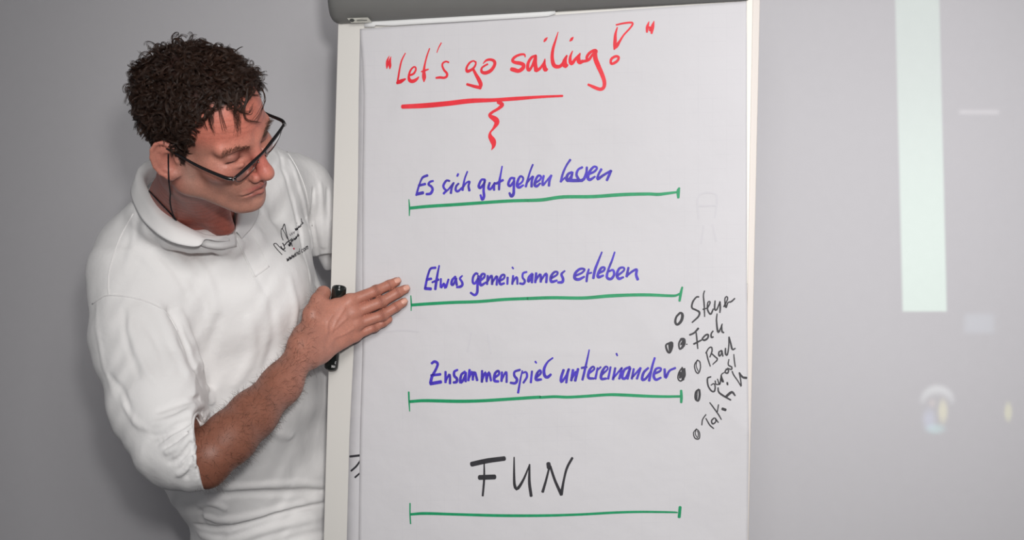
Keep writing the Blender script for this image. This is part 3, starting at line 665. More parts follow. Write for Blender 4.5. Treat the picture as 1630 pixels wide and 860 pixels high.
def forearm_sdf(p):
    a = chain(p, [hp(340, 722, 2.262), hp(366, 697, 2.285), hp(402, 661, 2.325), (hp(448, 612, 2.385)), hp(487, 553, 2.440)], [.0400, .0400, .0370, .0315, .0225], .02)
    a = su(a, rc(p, hp(478, 545, 2.432), hp(484, 538, 2.450), .0195, .021), .02)
    a = su(a, rc(p, hp(495, 570, 2.444), hp(508, 560, 2.462), .0185, .0180), .02)
    a = su(a, rc(p, hp(494, 552, 2.452), hp(500, 548, 2.466), .0200, .020), .02)
    a = su(a, sph(p, ELB, .036), .02)
    a = su(a, rc(p, hp(316, 745, 2.262), hp(330, 757, 2.262), .020, .018), .025)
    a = su(a, rc(p, hp(500, 540, 2.440), hp(506, 538, 2.446), .008, .008), .01)
    return a
def arm_sdf(p):
    d = su(forearm_sdf(p), hand_sdf(p), .02)
    return su(d, rc(p, hp(325, 728, 2.265), hp(292, 704, 2.30), .034, .030), .02)

# body core under the clothes, left arm behind the board, legs
LH = [hp(585, 440, 2.86), hp(620, 520, 2.74), hp(628, 545, 2.70)]
def core_sdf(p):
    d = rc(p, P3(330, 420, 2.50), P3(370, 560, 2.60), .075, .085)
    d = su(d, rc(p, P3(270, 450, 2.46), P3(430, 410, 2.66), .07, .06), .05)
    d = su(d, rc(p, P3(370, 560, 2.60), P3(440, 900, 2.74), .09, .095), .05)
    d = su(d, chain(p, [P3(245, 430, 2.44), P3(225, 520, 2.40), P3(258, 640, 2.34), P3(284, 686, 2.305)], [.055, .052, .044, .036], .02), .03)
    d = su(d, chain(p, [P3(475, 330, 2.74), P3(540, 375, 2.79), LH[0], LH[1]], [.042, .038, .034, .026], .02), .03)
    d = su(d, rc(p, LH[1], LH[2], .024, .022), .02)
    for k in range(4):
        a = LH[2]+np.array([-.012+.019*k, .0, -.01]); d = su(d, rc(p, a, a+np.array([.012, -.045, -.018]), .009, .0075), .006)
    d = su(d, rc(p, LH[2]+np.array([-.02, 0, .0]), LH[2]+np.array([-.035, -.045, .02]), .010, .009), .008)
    return d

man = empty('person', 'man in white polo shirt leaning forward, pointing a flat hand at the flip chart', 'person')

# ---- skin colour by place on the body (tan, flush, lips, beard shadow)
def mixc(c, t, w): return c*(1-w[:, None])+np.array(t)[None]*w[:, None]
def lin(r, g, b): return np.array(col(r, g, b)[:3])
def g_(q, c, r): return np.exp(-(((q-np.array(c))/np.array(r))**2).sum(1))
HX = [-.12, -.024, -.013, .004, .012, .020, .030, .046, .060, .075, .10]; HZ = [-.068, -.064, .030, .034, .0, -.010, .036, .070, .096, .104, .107]
def hairline(q): 
    return q[:, 2]-np.interp(q[:, 0], HX, HZ)-.012*(np.abs(q[:, 1]) < .03)*(q[:, 0] > .04)*-1
def skin_col(V):
    q = toh(V); c = np.repeat(lin(194, 134, 116)[None], len(V), 0); qa = q.copy(); qa[:, 1] = np.abs(qa[:, 1])
    isH = head_sdf(V.astype(f4)) < .004
    h = isH.astype(float)
    c = mixc(c, lin(202, 116, 98), .8*h*np.clip((q[:, 2]-.02)/.03, 0, 1))                        # forehead
    c = mixc(c, lin(190, 94, 84), h*np.clip(g_(qa, (.108, 0, -.012), (.02, .022, .03)), 0, 1)*.85)  # nose
    c = mixc(c, lin(184, 100, 88), h*g_(qa, (.072, .045, -.015), (.025, .02, .02))*.6)
    beard = h*np.clip((-.030-q[:, 2])/.02, 0, 1)*np.clip((q[:, 0]+.005)/.02, 0, 1)
    c = mixc(c, lin(178, 130, 114), beard*.55)
    c = mixc(c, lin(172, 140, 128), h*g_(qa, (.022, .07, -.022), (.014, .03, .025))*.7)               # greying sideburn skin
    lip = h*np.clip(g_(qa, (.0965, .0, -.0525), (.012, .024, .0045))+g_(qa, (.095, .0, -.0645), (.012, .020, .0055)), 0, 1)
    c = mixc(c, lin(172, 82, 80), lip*.9)
    c = mixc(c, lin(70, 35, 32), h*np.clip((g_(qa, (.1, .0, -.0570), (.02, .014, .0013))+g_(qa, (.09, .020, -.0610), (.02, .010, .0016)))*1.3, 0, 1)*.8)
    c = mixc(c, lin(140, 88, 80), h*g_(qa, (.088, .0315, .012), (.012, .018, .008))*.65)               # lids
    lash = np.zeros(len(V))
    for a in np.linspace(0, 1, 7): lash += g_(qa, (.0895-.0055*a, .021+.024*a, .0055+.0010*a), (.004, .0035, .0013))
    c = mixc(c, lin(42, 28, 25), h*np.clip(lash*1.4, 0, 1)*.95)
    c = mixc(c, lin(140, 78, 68), h*np.clip(g_(qa, (.092, .022, .016), (.012, .012, .010)), 0, 1)*.5)
    c = mixc(c, lin(192, 116, 102), h*(np.abs(q[:, 1]) > .068)*np.clip(1-np.abs(q[:, 0]+.004)/.03, 0, 1)*.6)  # ears
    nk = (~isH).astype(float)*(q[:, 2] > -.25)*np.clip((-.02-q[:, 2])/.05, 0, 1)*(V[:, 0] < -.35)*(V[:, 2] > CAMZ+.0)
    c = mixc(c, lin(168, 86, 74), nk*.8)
    sc = h*np.clip((hairline(q)+.002)/.006, 0, 1)*(np.abs(q[:, 1]) < .0745)
    c = mixc(c, lin(44, 31, 27), sc*.97)
    # arm and hand
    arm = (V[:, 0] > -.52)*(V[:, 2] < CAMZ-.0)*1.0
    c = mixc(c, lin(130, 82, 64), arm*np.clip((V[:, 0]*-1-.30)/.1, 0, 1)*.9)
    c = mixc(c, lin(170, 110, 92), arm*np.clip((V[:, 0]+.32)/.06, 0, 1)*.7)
    for k in FING:
        for i in (1, 2):
            a = hp(*FING[k][i]); c = mixc(c, lin(156, 88, 76), np.exp(-(((V-a-np.array([0, -.008, 0]))/np.array([.004, .01, .006]))**2).sum(1))*.35)
    return np.c_[np.clip(c, 0, 1), np.ones(len(V))]
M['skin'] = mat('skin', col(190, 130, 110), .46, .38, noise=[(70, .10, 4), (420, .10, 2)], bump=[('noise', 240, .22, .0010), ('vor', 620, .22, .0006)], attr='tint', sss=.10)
parts = []
def bake(fn, lo, hi, h, tol=2.2): parts.append(mesh_sdf(fn, lo, hi, h, tol))
c0 = hw(0, 0, 0)
lo = np.array([-.70, 1.99, CAMZ-.02]); hi = np.array([-.30, 2.50, CAMZ+.39])
bake(upper_sdf, lo, hi, .0017)
bake(arm_sdf, (-.60, 2.20, CAMZ-.40), (-.175, 2.56, CAMZ+.005), .0015)
nA = len(parts[0][0]); nB = len(parts[1][0])
bake(core_sdf, (-.75, 2.25, CAMZ-.68), (-.18, 2.95, CAMZ+.2), .007)
Vs = np.concatenate([v for v, _ in parts]); offs = np.cumsum([0]+[len(v) for v, _ in parts[:-1]])
Qs = np.concatenate([q+o for (_, q), o in zip(parts, offs)])
body = new_obj('body', Vs, Qs, M['skin'], man)
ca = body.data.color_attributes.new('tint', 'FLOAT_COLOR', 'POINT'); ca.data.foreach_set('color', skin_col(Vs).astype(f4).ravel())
NA = sd_normal(upper_sdf, parts[0][0])
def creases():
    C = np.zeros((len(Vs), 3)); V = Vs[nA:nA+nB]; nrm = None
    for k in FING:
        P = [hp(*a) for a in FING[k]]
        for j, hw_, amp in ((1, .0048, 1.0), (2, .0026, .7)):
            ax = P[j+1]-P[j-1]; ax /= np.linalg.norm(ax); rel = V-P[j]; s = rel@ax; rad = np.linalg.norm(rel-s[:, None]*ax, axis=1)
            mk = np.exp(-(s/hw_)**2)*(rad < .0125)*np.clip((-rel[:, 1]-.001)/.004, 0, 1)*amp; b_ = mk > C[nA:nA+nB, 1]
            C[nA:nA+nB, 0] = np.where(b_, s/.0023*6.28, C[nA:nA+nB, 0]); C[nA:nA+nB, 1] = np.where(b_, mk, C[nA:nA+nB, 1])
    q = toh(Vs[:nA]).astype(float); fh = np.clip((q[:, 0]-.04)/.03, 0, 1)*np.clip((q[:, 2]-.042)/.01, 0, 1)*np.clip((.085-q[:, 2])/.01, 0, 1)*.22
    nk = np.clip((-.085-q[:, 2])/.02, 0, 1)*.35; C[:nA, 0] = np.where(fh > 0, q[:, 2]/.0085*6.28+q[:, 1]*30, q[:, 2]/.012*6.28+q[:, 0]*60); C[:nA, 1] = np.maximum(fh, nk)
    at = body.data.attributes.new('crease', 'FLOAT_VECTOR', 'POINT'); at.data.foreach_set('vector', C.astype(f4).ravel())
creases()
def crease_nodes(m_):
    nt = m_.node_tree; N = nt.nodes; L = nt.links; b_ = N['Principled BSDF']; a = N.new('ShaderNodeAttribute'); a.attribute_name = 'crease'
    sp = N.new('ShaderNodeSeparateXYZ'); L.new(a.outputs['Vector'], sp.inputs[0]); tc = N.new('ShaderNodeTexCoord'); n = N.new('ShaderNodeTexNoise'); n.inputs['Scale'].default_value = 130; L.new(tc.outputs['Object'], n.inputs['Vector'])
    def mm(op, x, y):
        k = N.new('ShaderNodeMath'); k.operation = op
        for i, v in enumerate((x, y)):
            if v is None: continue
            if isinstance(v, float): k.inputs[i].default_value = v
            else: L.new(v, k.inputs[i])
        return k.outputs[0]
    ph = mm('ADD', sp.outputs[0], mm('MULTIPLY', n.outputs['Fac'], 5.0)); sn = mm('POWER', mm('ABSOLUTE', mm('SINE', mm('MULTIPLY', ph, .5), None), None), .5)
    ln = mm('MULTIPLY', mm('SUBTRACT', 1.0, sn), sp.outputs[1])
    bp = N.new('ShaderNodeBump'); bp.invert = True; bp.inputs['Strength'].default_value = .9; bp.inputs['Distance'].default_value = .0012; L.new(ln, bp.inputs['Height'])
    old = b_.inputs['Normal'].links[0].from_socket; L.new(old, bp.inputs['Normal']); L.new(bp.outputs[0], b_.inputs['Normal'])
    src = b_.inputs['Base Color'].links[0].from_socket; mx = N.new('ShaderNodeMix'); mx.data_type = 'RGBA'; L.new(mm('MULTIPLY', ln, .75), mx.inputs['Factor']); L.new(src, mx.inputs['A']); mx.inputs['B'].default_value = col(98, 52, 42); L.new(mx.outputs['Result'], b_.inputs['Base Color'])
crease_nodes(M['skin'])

# ---- hair: clumps of curls growing from the scalp
M['hair'] = mat('dark_brown_hair', col(54, 37, 29), .38, .35, noise=[(60, .35, 2)])
M['fuzz'] = mat('arm_hair', col(84, 58, 44), .5, .3)
def grow_hair():
    V = parts[0][0]; q = toh(V).astype(float); N = NA
    msk = (hairline(q) > 0) & (head_sdf(V.astype(f4)) < .003) & (np.abs(q[:, 1]) < .0755)
    ids = np.flatnonzero(msk); nC = 1500; pick = rng.choice(ids, nC)
    root = V[pick]; n = N[pick]; qq = q[pick]
    crown = np.array([-.055, 0, .125]); fl = qq-crown; fl /= np.linalg.norm(fl, axis=1, keepdims=True)+1e-6
    flow = fl@HR.T
    flow[:, 2] -= .25
    ph1 = qq[:, 0]*95+1.3*np.sin(qq[:, 1]*70); ph2 = qq[:, 1]*85+qq[:, 2]*60
    sw = np.cross(n, flow); flow = flow+sw*(.75*np.sin(ph1+ph2*.6)+.3*np.sin(ph2*1.7))[:, None]
    flow -= n*(flow*n).sum(1, keepdims=True); flow /= np.linalg.norm(flow, axis=1, keepdims=True)+1e-6
    top = np.clip((qq[:, 2]-.0)/.09, 0, 1); front = np.clip((qq[:, 0]-.04)/.03, 0, 1)
    hl = np.clip(hairline(qq)/.03, 0, 1)
    length = (.030+.022*top)*(.6+.4*hl)*rng.uniform(.7, 1.3, nC)-.004*front
    side = np.clip((qq[:, 0]-.008)/.01, 0, 1)*np.clip((.035-qq[:, 2])/.03, 0, 1); length *= 1-.72*side     # short sideburn
    k = 20; s = np.linspace(0, 1, k)
    R = []; rad = []
    up = .6+.5*rng.random(nC)
    for i in range(nC):
        a = n[i]; f = flow[i]+rng.normal(0, .20, 3); f /= np.linalg.norm(f); b = np.cross(a, f)
        L = length[i]; sd_ = side[i] >= .5; q_ = min(1, L/.04)
        rise = (.006+.012*top[i])*up[i]*hl[i]**.4 if not sd_ else .002
        ctr = root[i]-a*.001+np.outer(rise*np.sin(np.minimum(1, s*1.6)*math.pi/2)*(1-.2*s), a)+np.outer(L*.50*s, f)
        rr = rng.uniform(.0045, .0090)*(.3+.7*q_); turns = rng.uniform(1.1, 1.9)*q_; ph = rng.uniform(0, 6.28); sg = rng.choice([-1, 1])
        th = ph+sg*2*math.pi*turns*s; g = np.minimum(1, s*3.0)*rr
        tl_ = rng.normal(0, .35)
        if rng.random() < .5: ax1 = b; ax2 = f+a*tl_
        else: ax1 = b+f*tl_; ax2 = a*.7
        ctr = ctr+np.outer(np.cos(th)*g, ax1)+np.outer(np.sin(th)*g, ax2)
        m_ = 9 if side[i] < .5 else 5
        for j in range(m_):
            o = rng.normal(0, .0006, 3); o2 = rng.normal(0, .0007, 3); z = rng.uniform(.9, 1.04)
            st = root[i]-a*.001+(ctr-root[i]+a*.001)*z+o+np.outer(s, o2)
            R.append(st); r0 = rng.uniform(.00026, .00040)
            rad.append(r0*(1-.6*s**2))
    return np.array(R), np.array(rad)
hp_, hr_ = grow_hair()
hair = tubes('hair', hp_, hr_, 3, M['hair'], man); hair['label'] = 'short curly dark brown hair'
# loose wisps over the forehead, longer curls traced from the picture, growing from the hairline
def wisp_at(pix):
    out = []
    a = np.array(pix); t0 = trace(upper_sdf, a[:, 0], a[:, 1]); nn = sd_normal(upper_sdf, t0); return t0+nn*a[:, 2:3]
wl = [[(352,158,.012),(350,172,.012),(353,188,.006),(358,205,.002)], [(358,152,.016),(362,170,.014),(376,186,.006),(382,200,.002)], [(372,150,.018),(370,168,.013),(372,186,.006),(378,206,.002)], [(384,150,.018),(384,166,.013),(378,184,.005),(376,214,.0015)],
      [(395,150,.015),(384,170,.01),(388,190,.005),(410,196,.003)], [(405,148,.014),(412,162,.01),(410,180,.004),(404,192,.002)], [(418,158,.012),(420,172,.008),(416,184,.004)], [(345,165,.01),(336,180,.008),(334,196,.004),(340,212,.002)],
      [(340,175,.01),(328,190,.008),(330,206,.003)], [(364,160,.012),(376,176,.01),(394,180,.005),(398,170,.004)]]
wp, wr = [], []
for w in wl:
    w3 = wisp_at(w)
    if w3[:, 1].max() > 2.25: continue
    c = smooth_path(w3, 6)[np.linspace(0, (len(w)-1)*6, 15).astype(int)]
    for j in range(9):
        o = rng.normal(0, .0007, 3); o2 = rng.normal(0, .0022, 3); wp.append(c+o+np.outer(np.linspace(0, 1, 15), o2)); wr.append(np.linspace(.00046, .00016, 15))
fringe = tubes('hair_wisps', np.array(wp), np.array(wr), 3, M['hair'], man)
def brows():
    for sgn in (-1, 1):
        n = 180; t = rng.random(n); y = sgn*(.013+.040*t); z = .0265+.006*np.sin(t*2.6)+rng.normal(0, .0019, n)
        p0 = np.stack([np.full(n, .13), y, z], 1)@HR.T+HT; d = -HR[:, 0]
        for _ in range(30): p0 = p0+d*(upper_sdf(p0.astype(f4))*.9)[:, None]
        dv = np.stack([np.full(n, .25), np.full(n, sgn*1.0), .35-.6*t+rng.normal(0, .25, n)], 1)@HR.T; dv /= np.linalg.norm(dv, axis=1, keepdims=True)
        L = rng.uniform(.004, .008, n)[:, None, None]; s = np.linspace(0, 1, 5)[None, :, None]
        P = p0[:, None]+dv[:, None]*L*s-d*(.0013*np.sin(s*3.14*.8)+.0002); R = np.repeat(np.linspace(.00019, .00006, 5)[None], n, 0)
        tubes('eyebrow', P, R, 3, M['fuzz'], man)
brows()
# fine dark hairs along the forearm
def arm_hair():
    V = parts[1][0]; sel = np.flatnonzero((V[:, 0] < -.335) & (V[:, 0] > -.50)); pk = rng.choice(sel, 2000)
    p0 = V[pk]; n = sd_normal(arm_sdf, p0); ax = hp(487, 553, 2.44)-hp(366, 688, 2.285); ax /= np.linalg.norm(ax)
    s = np.linspace(0, 1, 5)[None, :, None]; L = rng.uniform(.006, .014, len(pk))[:, None, None]
    dirv = ax[None]*rng.uniform(-.2, .9, (len(pk), 1))+n*.45+rng.normal(0, .45, (len(pk), 3)); dirv /= np.linalg.norm(dirv, axis=1, keepdims=True)
    P = p0[:, None]+dirv[:, None]*L*s+n[:, None]*(.002*s)-np.array([0, 0, .0025])*s*s
    tubes('arm_hair', P, np.repeat(np.linspace(.00017, .00006, 5)[None], len(pk), 0), 3, M['fuzz'], man)
arm_hair()
# finger nails
M['nail'] = mat('fingernail', col(214, 160, 142), .3, .5, noise=[(200, .04, 2)])
for k in ('index', 'middle', 'ring'):
    a = hp(*FING[k][2]); b = hp(*FING[k][3]); t = b-a; t /= np.linalg.norm(t)
    out = np.array([0, -1, 0.15]); out -= t*(out@t); out /= np.linalg.norm(out); sd = np.cross(t, out); c = b+t*.0012+out*(FR[k][3]-.0006)
    V = []; F = []; nu, nv = 6, 6
    for i in range(nu+1):
        for j in range(nv+1):
            u = i/nu*2-1; v = j/nv*2-1; wv = .0053*(1-.25*max(0, u)**3-.1*max(0, -u)**3)
            V.append(c+t*u*.0060+sd*v*wv+out*(.0009-.0026*v*v-.0010*u*u*(u > 0)))
    for i in range(nu):
        for j in range(nv): F.append((i*(nv+1)+j, (i+1)*(nv+1)+j, (i+1)*(nv+1)+j+1, i*(nv+1)+j+1))
    o = new_obj('fingernail', V, F, M['nail'], man); so = o.modifiers.new('s', 'SOLIDIFY'); so.thickness = .0006; so.offset = 0

# ---- polo shirt
SLV = [(214, 402, 2.445, .066), (214, 440, 2.42, .0735), (223, 540, 2.385, .0775), (254, 640, 2.335, .0785), (286, 704, 2.300, .0700), (318, 716, 2.272, .0590), (345, 712, 2.262, .056)]
TOR = [((262, 462, 2.455, .112), (365, 470, 2.535, .122)), ((365, 470, 2.535, .122), (438, 480, 2.665, .091)), ((290, 600, 2.52, .112), (370, 620, 2.60, .128)), ((370, 620, 2.60, .128), (446, 620, 2.705, .108)),
       ((372, 740, 2.665, .118), (455, 740, 2.74, .108)), ((424, 870, 2.73, .128), (470, 880, 2.775, .105)), ((424, 870, 2.73, .128), (440, 980, 2.78, .13))]
SUP = [(226,340,2.345), (247,364,2.305), (272,378,2.292), (300,386,2.294), (325,388,2.302), (350,388,2.322), (372,388,2.350), (392,376,2.40), (402,345,2.47), (396,305,2.56)]
CP = P3(322, 716, 2.268); CD = np.array([.80, .02, .12]); CD /= np.linalg.norm(CD)
def base_shirt(p):
    d = None
    for a, b in TOR:
        e = rc(p, P3(*a[:3]), P3(*b[:3]), a[3], b[3]); d = e if d is None else su(d, e, .06)
    d = su(d, rc(p, P3(370, 470, 2.535), P3(372, 740, 2.665), .115, .115), .06)
    d = su(d, rc(p, P3(290, 372, 2.475), P3(250, 378, 2.445), .070, .072), .04)           # right shoulder slope
    d = su(d, rc(p, P3(400, 300, 2.62), P3(458, 300, 2.71), .078, .070), .04)
    d = su(d, rc(p, P3(425, 390, 2.635), P3(400, 420, 2.60), .082, .09), .04)
    d = su(d, rc(p, P3(330, 330, 2.56), P3(400, 300, 2.62), .060, .075), .04)
    d = su(d, rc(p, P3(264, 322, 2.49), P3(385, 304, 2.57), .042, .052), .04)       # upper back
    # room for the neck
    d = ss_(d, chain(p, [NECK[1], P3(303, 335, 2.395)], [.060, .068], .01), .008)
    d = su(d, chain(p, [P3(x, y-3, Y+.036) for x, y, Y in SUP], [.018]*len(SUP), .01), .045)
    sl = chain(p, [P3(*a[:3]) for a in SLV], [a[3] for a in SLV], .03)
    cp = (p-_a(CP))@_a(CD); sl = np.maximum(sl, cp)
    sl = np.maximum(sl, -rc(p, P3(296, 716, 2.280), P3(380, 690, 2.262), .044, .058))
    d = su(d, sl, .022)
    sl2 = chain(p, [P3(480, 305, 2.735), P3(520, 352, 2.775), P3(552, 415, 2.81)], [.062, .056, .056], .03)
    cut2 = (p-_a(P3(520, 405, 2.80)))@_a(np.array([.15, .05, -.98])); sl2 = np.maximum(sl2, cut2)
    sl3 = np.maximum(rc(p, P3(520, 352, 2.79), P3(556, 425, 2.83), .050, .045), (p-_a(P3(520, 430, 2.80)))@_a(np.array([.15, .05, -.98]))); sl2 = np.minimum(sl2, sl3)
    d = su(d, sl2, .014)
    return d
# folds: (path in picture, width px, height m (+ ridge, - crease))
FOLDS = [
 ([(268,492),(292,540),(305,575),(322,612)], 5, -.011), ([(282,490),(306,545),(322,590)], 7, .006), ([(250,480),(283,560),(300,600)], 8, .005),
 ([(205,488),(212,540),(232,590),(252,612)], 6, .004), ([(196,490),(202,548),(222,604)], 5, -.004), ([(222,498),(255,560),(262,600)], 7, -.003),
 ([(330,632),(290,640),(250,656)], 5, -.005), ([(334,640),(300,655),(262,672),(236,676)], 5, .005), ([(332,648),(300,676),(268,692),(240,694)], 4, -.006),
 ([(334,655),(310,686),(284,712),(262,722)], 4.5, .006), ([(331,662),(312,700),(290,728),(268,738)], 4, -.007), ([(326,668),(314,716),(300,745),(282,758)], 4.5, .006),
 ([(320,680),(308,728),(296,762)], 3.5, -.006), 
 ([(330,618),(334,630),(338,644)], 6, .007), ([(196,640),(215,672),(240,684)], 6, .003), ([(172,596),(196,625),(210,668)], 5, -.003),
 ([(335,778),(400,774),(470,770),(520,774)], 6, .007), ([(330,790),(400,786),(460,784),(515,782)], 6, -.007), ([(318,806),(330,800),(352,806),(360,812)], 5, .006), ([(312,836),(345,842),(390,834),(450,815),(515,803)], 5, -.010),
 ([(322,822),(360,828),(420,818),(515,793)], 7, .007), ([(318,850),(360,862),(430,842),(515,822)], 7, .006), ([(320,812),(322,830),(330,842)], 4, -.006), ([(335,870),(400,880),(470,858),(520,846)], 7, -.006),
 ([(395,660),(440,690),(510,700)], 10, .003), ([(350,500),(335,560),(338,620)], 9, -.003), ([(395,500),(402,560),(372,620)], 10, .003), ([(430,470),(436,540),(420,590)], 9, -.0025), ([(460,440),(470,500),(462,560)], 9, .003),
 ([(452,235),(478,300),(492,370),(504,440)], 5, .004), ([(442,240),(466,320),(482,390),(494,450)], 5, -.003), ([(499,300),(497,340),(502,380),(508,420)], 3.5, -.008), ([(510,290),(512,340),(514,396)], 5, .004), ([(520,300),(524,350)], 5, -.003),
 ([(180,395),(225,408),(255,440)], 8, .003), ([(240,392),(275,425),(300,470)], 8, -.003), ([(215,352),(208,400),(200,440)], 7, .0025), ([(300,402),(330,440),(345,500)], 9, .0025), ([(262,402),(320,470),(330,520)], 9, -.002),
 ([(385,345),(392,400),(425,470)], 6, -.002), ([(152,480),(160,560),(186,640)], 6, .002)]
for i_ in range(13):     # gathers fanning out from the inner elbow to the outside of the cuff
    a_ = i_/12; ex, ey = 236+72*a_, 700+62*a_-8*math.sin(a_*3.1); sx, sy = 331-6*a_, 650+22*a_
    mx_, my_ = sx+(ex-sx)*.5+3*math.sin(i_*2.1), sy+(ey-sy)*.5+7*(1-a_)+4*math.sin(i_*1.7)
    FOLDS.append(([(sx, sy), (mx_, my_), (ex+4*math.sin(i_*3.3), ey+3*math.cos(i_*2.7))], 3.0, .0032 if i_ % 2 else -.0034))
FS = []
for pts, wpx, amp in FOLDS:
    sp = smooth_path(pts, 3); T3 = trace(base_shirt, sp[:, 0], sp[:, 1])
    ok = np.linalg.norm(np.diff(T3, axis=0), axis=1) < .06
    FS.append((T3, wpx/FPX*2.4*.85, amp*(1.75 if pts[0][0] < 345 and pts[0][1] > 595 else (.9 if pts[0][0] < 230 else 1.6)), ok))
def shirt_sdf(p):
    d = base_shirt(p); near = np.abs(d) < .03; idx = np.flatnonzero(near)
    if len(idx):
        q = p[idx]; add = np.zeros(len(q), f4)
        for T3, w, amp, ok in FS:
            lo_ = T3.min(0)-3*w; hi_ = T3.max(0)+3*w
            m = np.flatnonzero(((q > lo_) & (q < hi_)).all(1))
            if not len(m): continue
            qq = q[m]; dd = np.full(len(m), 1e3, f4); tt = np.zeros(len(m), f4); n = len(T3)-1
            for i in range(n):
                if not ok[i]: continue
                a = _a(T3[i]); ab = _a(T3[i+1])-a; t = np.clip(((qq-a)@ab)/(ab@ab+1e-12), 0, 1)
                e = np.linalg.norm(qq-a-t[:, None]*ab, axis=1); b = e < dd; dd = np.where(b, e, dd); tt = np.where(b, (i+t)/n, tt)
            tap = np.sqrt(np.clip(4*tt*(1-tt), 0, 1))*.85+.15
            add[m] += f4(amp)*tap*np.exp(-(dd/w)**2)
        # shallow irregular puckers
        x, y, z = q[:, 0], q[:, 1], q[:, 2]
        add += .0011*np.sin(x*61+z*38+2*np.sin(y*40+z*23))+.0008*np.sin(x*113-z*97+1.7*np.sin(x*60))
        d = d.copy(); d[idx] -= add
    d = np.maximum(d, -(p[:, 2]-(CAMZ-.60)))
    hole2 = rc(p, P3(556, 400, 2.81), P3(566, 440, 2.83), .036, .040); d = np.maximum(d, -hole2)
    return d
M['shirt'] = mat('white_polo_cotton', col(238, 236, 235), .85, .15, noise=[(5, .015, 2)], bump=[('noise', 16, .35, .008), ('noise', 60, .25, .002), ('vor', 900, .18, .0005)], sheen=.1)
M['shirt2'] = mat('white_polo_rib', col(238, 236, 235), .85, .15, noise=[(5, .015, 2)], bump=[('noise', 50, .3, .002), ('vor', 700, .2, .0005)])
sV, sQ = mesh_sdf(shirt_sdf, (-.76, 2.12, CAMZ-.62), (-.18, 2.99, CAMZ+.27), .0025, 3.0)
shirt = new_obj('polo_shirt', sV, sQ, M['shirt'], man); shirt['label'] = 'white cotton polo shirt with baggy three-quarter sleeves'
sm = shirt.modifiers.new('s', 'SMOOTH'); sm.iterations = 1; sm.factor = .5

# collar: swept band with inner stand, fold and outer leaf
CI = [(374,373,2.350),(352,377,2.318),(331,375,2.300),(318,371,2.295),(302,364,2.292),(274,346,2.302),(252,322,2.332),(233,297,2.385),(232,276,2.43),(262,258,2.48),(320,258,2.51),(366,288,2.49),(377,325,2.435),(376,352,2.39),(375,369,2.357)]
CF = [(364,379,2.338),(347,380,2.306),(328,379,2.288),(317,375,2.281),(298,368,2.279),(268,354,2.283),(241,329,2.312),(224,305,2.365),(222,268,2.435),(258,250,2.49),(324,250,2.525),(374,283,2.505),(386,322,2.445),(383,350,2.39),(378,370,2.360)]
CO = [(366,384,2.342),(346,384,2.306),(327,381,2.286),(318,391,2.272),(300,392,2.270),(270,384,2.272),(243,366,2.288),(221,340,2.325),(209,300,2.41),(240,266,2.515),(330,262,2.565),(398,288,2.54),(412,330,2.485),(404,358,2.43),(385,380,2.375)]
def collar_loft():
    rows = []
    I, Fd, O = [smooth_path([P3(*a) for a in T], 6) for T in (CI, CF, CO)]
    cen = np.mean(I, 0)
    inn = I+np.array([0, .012, -.020])
    V = []; nr = 7
    for i in range(len(I)):
        mid = (Fd[i]+O[i])/2+np.array([0, -.002, .001])
        pr = smooth_path([inn[i], I[i], Fd[i], mid, O[i]], 4); V += list(pr)
    nr = 17; n = len(I)
    Fc = [(i*nr+j, i*nr+j+1, (i+1)*nr+j+1, (i+1)*nr+j) for i in range(n-1) for j in range(nr-1)]
    o = new_obj('collar', V, Fc, M['shirt2'], shirt); so = o.modifiers.new('s', 'SOLIDIFY'); so.thickness = .0018; so.offset = 0
    return o
collar = collar_loft()
def on_shirt(name, path, r, m, parent, lift=.0004, n=6, sides=6):
    sp = smooth_path(path, n); T3 = trace(shirt_sdf, sp[:, 0], sp[:, 1], lift=lift)
    T3 = T3[T3[:, 1] < 2.93]
    return tubes(name, T3[None], np.full((1, len(T3)), r), sides, m, parent)
on_shirt('seam', [(212,340),(190,380),(175,425),(172,452),(173,470)], .0011, M['shirt2'], shirt)
on_shirt('seam', [(147,484),(160,475),(173,470),(205,473),(235,481),(258,492),(272,508),(283,528)], .0012, M['shirt2'], shirt)
on_shirt('seam', [(450,232),(470,262),(486,300),(494,340),(497,360)], .0010, M['shirt2'], shirt)
on_shirt('placket_seam', [(377,378),(384,396),(395,420),(405,441)], .0021, M['shirt2'], shirt)
on_shirt('placket_seam', [(405,441),(416,433),(428,424)], .0014, M['shirt2'], shirt)
on_shirt('placket_seam', [(428,424),(416,400),(402,372)], .0006, M['shirt2'], shirt)
def cuff_ring():
    e1 = np.cross(CD, (0, 0, 1.)); e1 /= np.linalg.norm(e1); e2 = np.cross(CD, e1); P = []
    for a in np.linspace(0, 2*math.pi, 41):
        d = e1*math.cos(a)+e2*math.sin(a); r = .030
        for _ in range(60): r += float(np.clip(-base_shirt((CP+d*r)[None].astype(f4))[0], -.01, .01))*.7
        P.append(CP-CD*.003+d*(r-.001+.0012*math.sin(5*a)))
    P = np.array(P); tubes('sleeve_cuff', P[None], np.full((1, len(P)), .0034), 8, M['shirt2'], shirt)
cuff_ring()

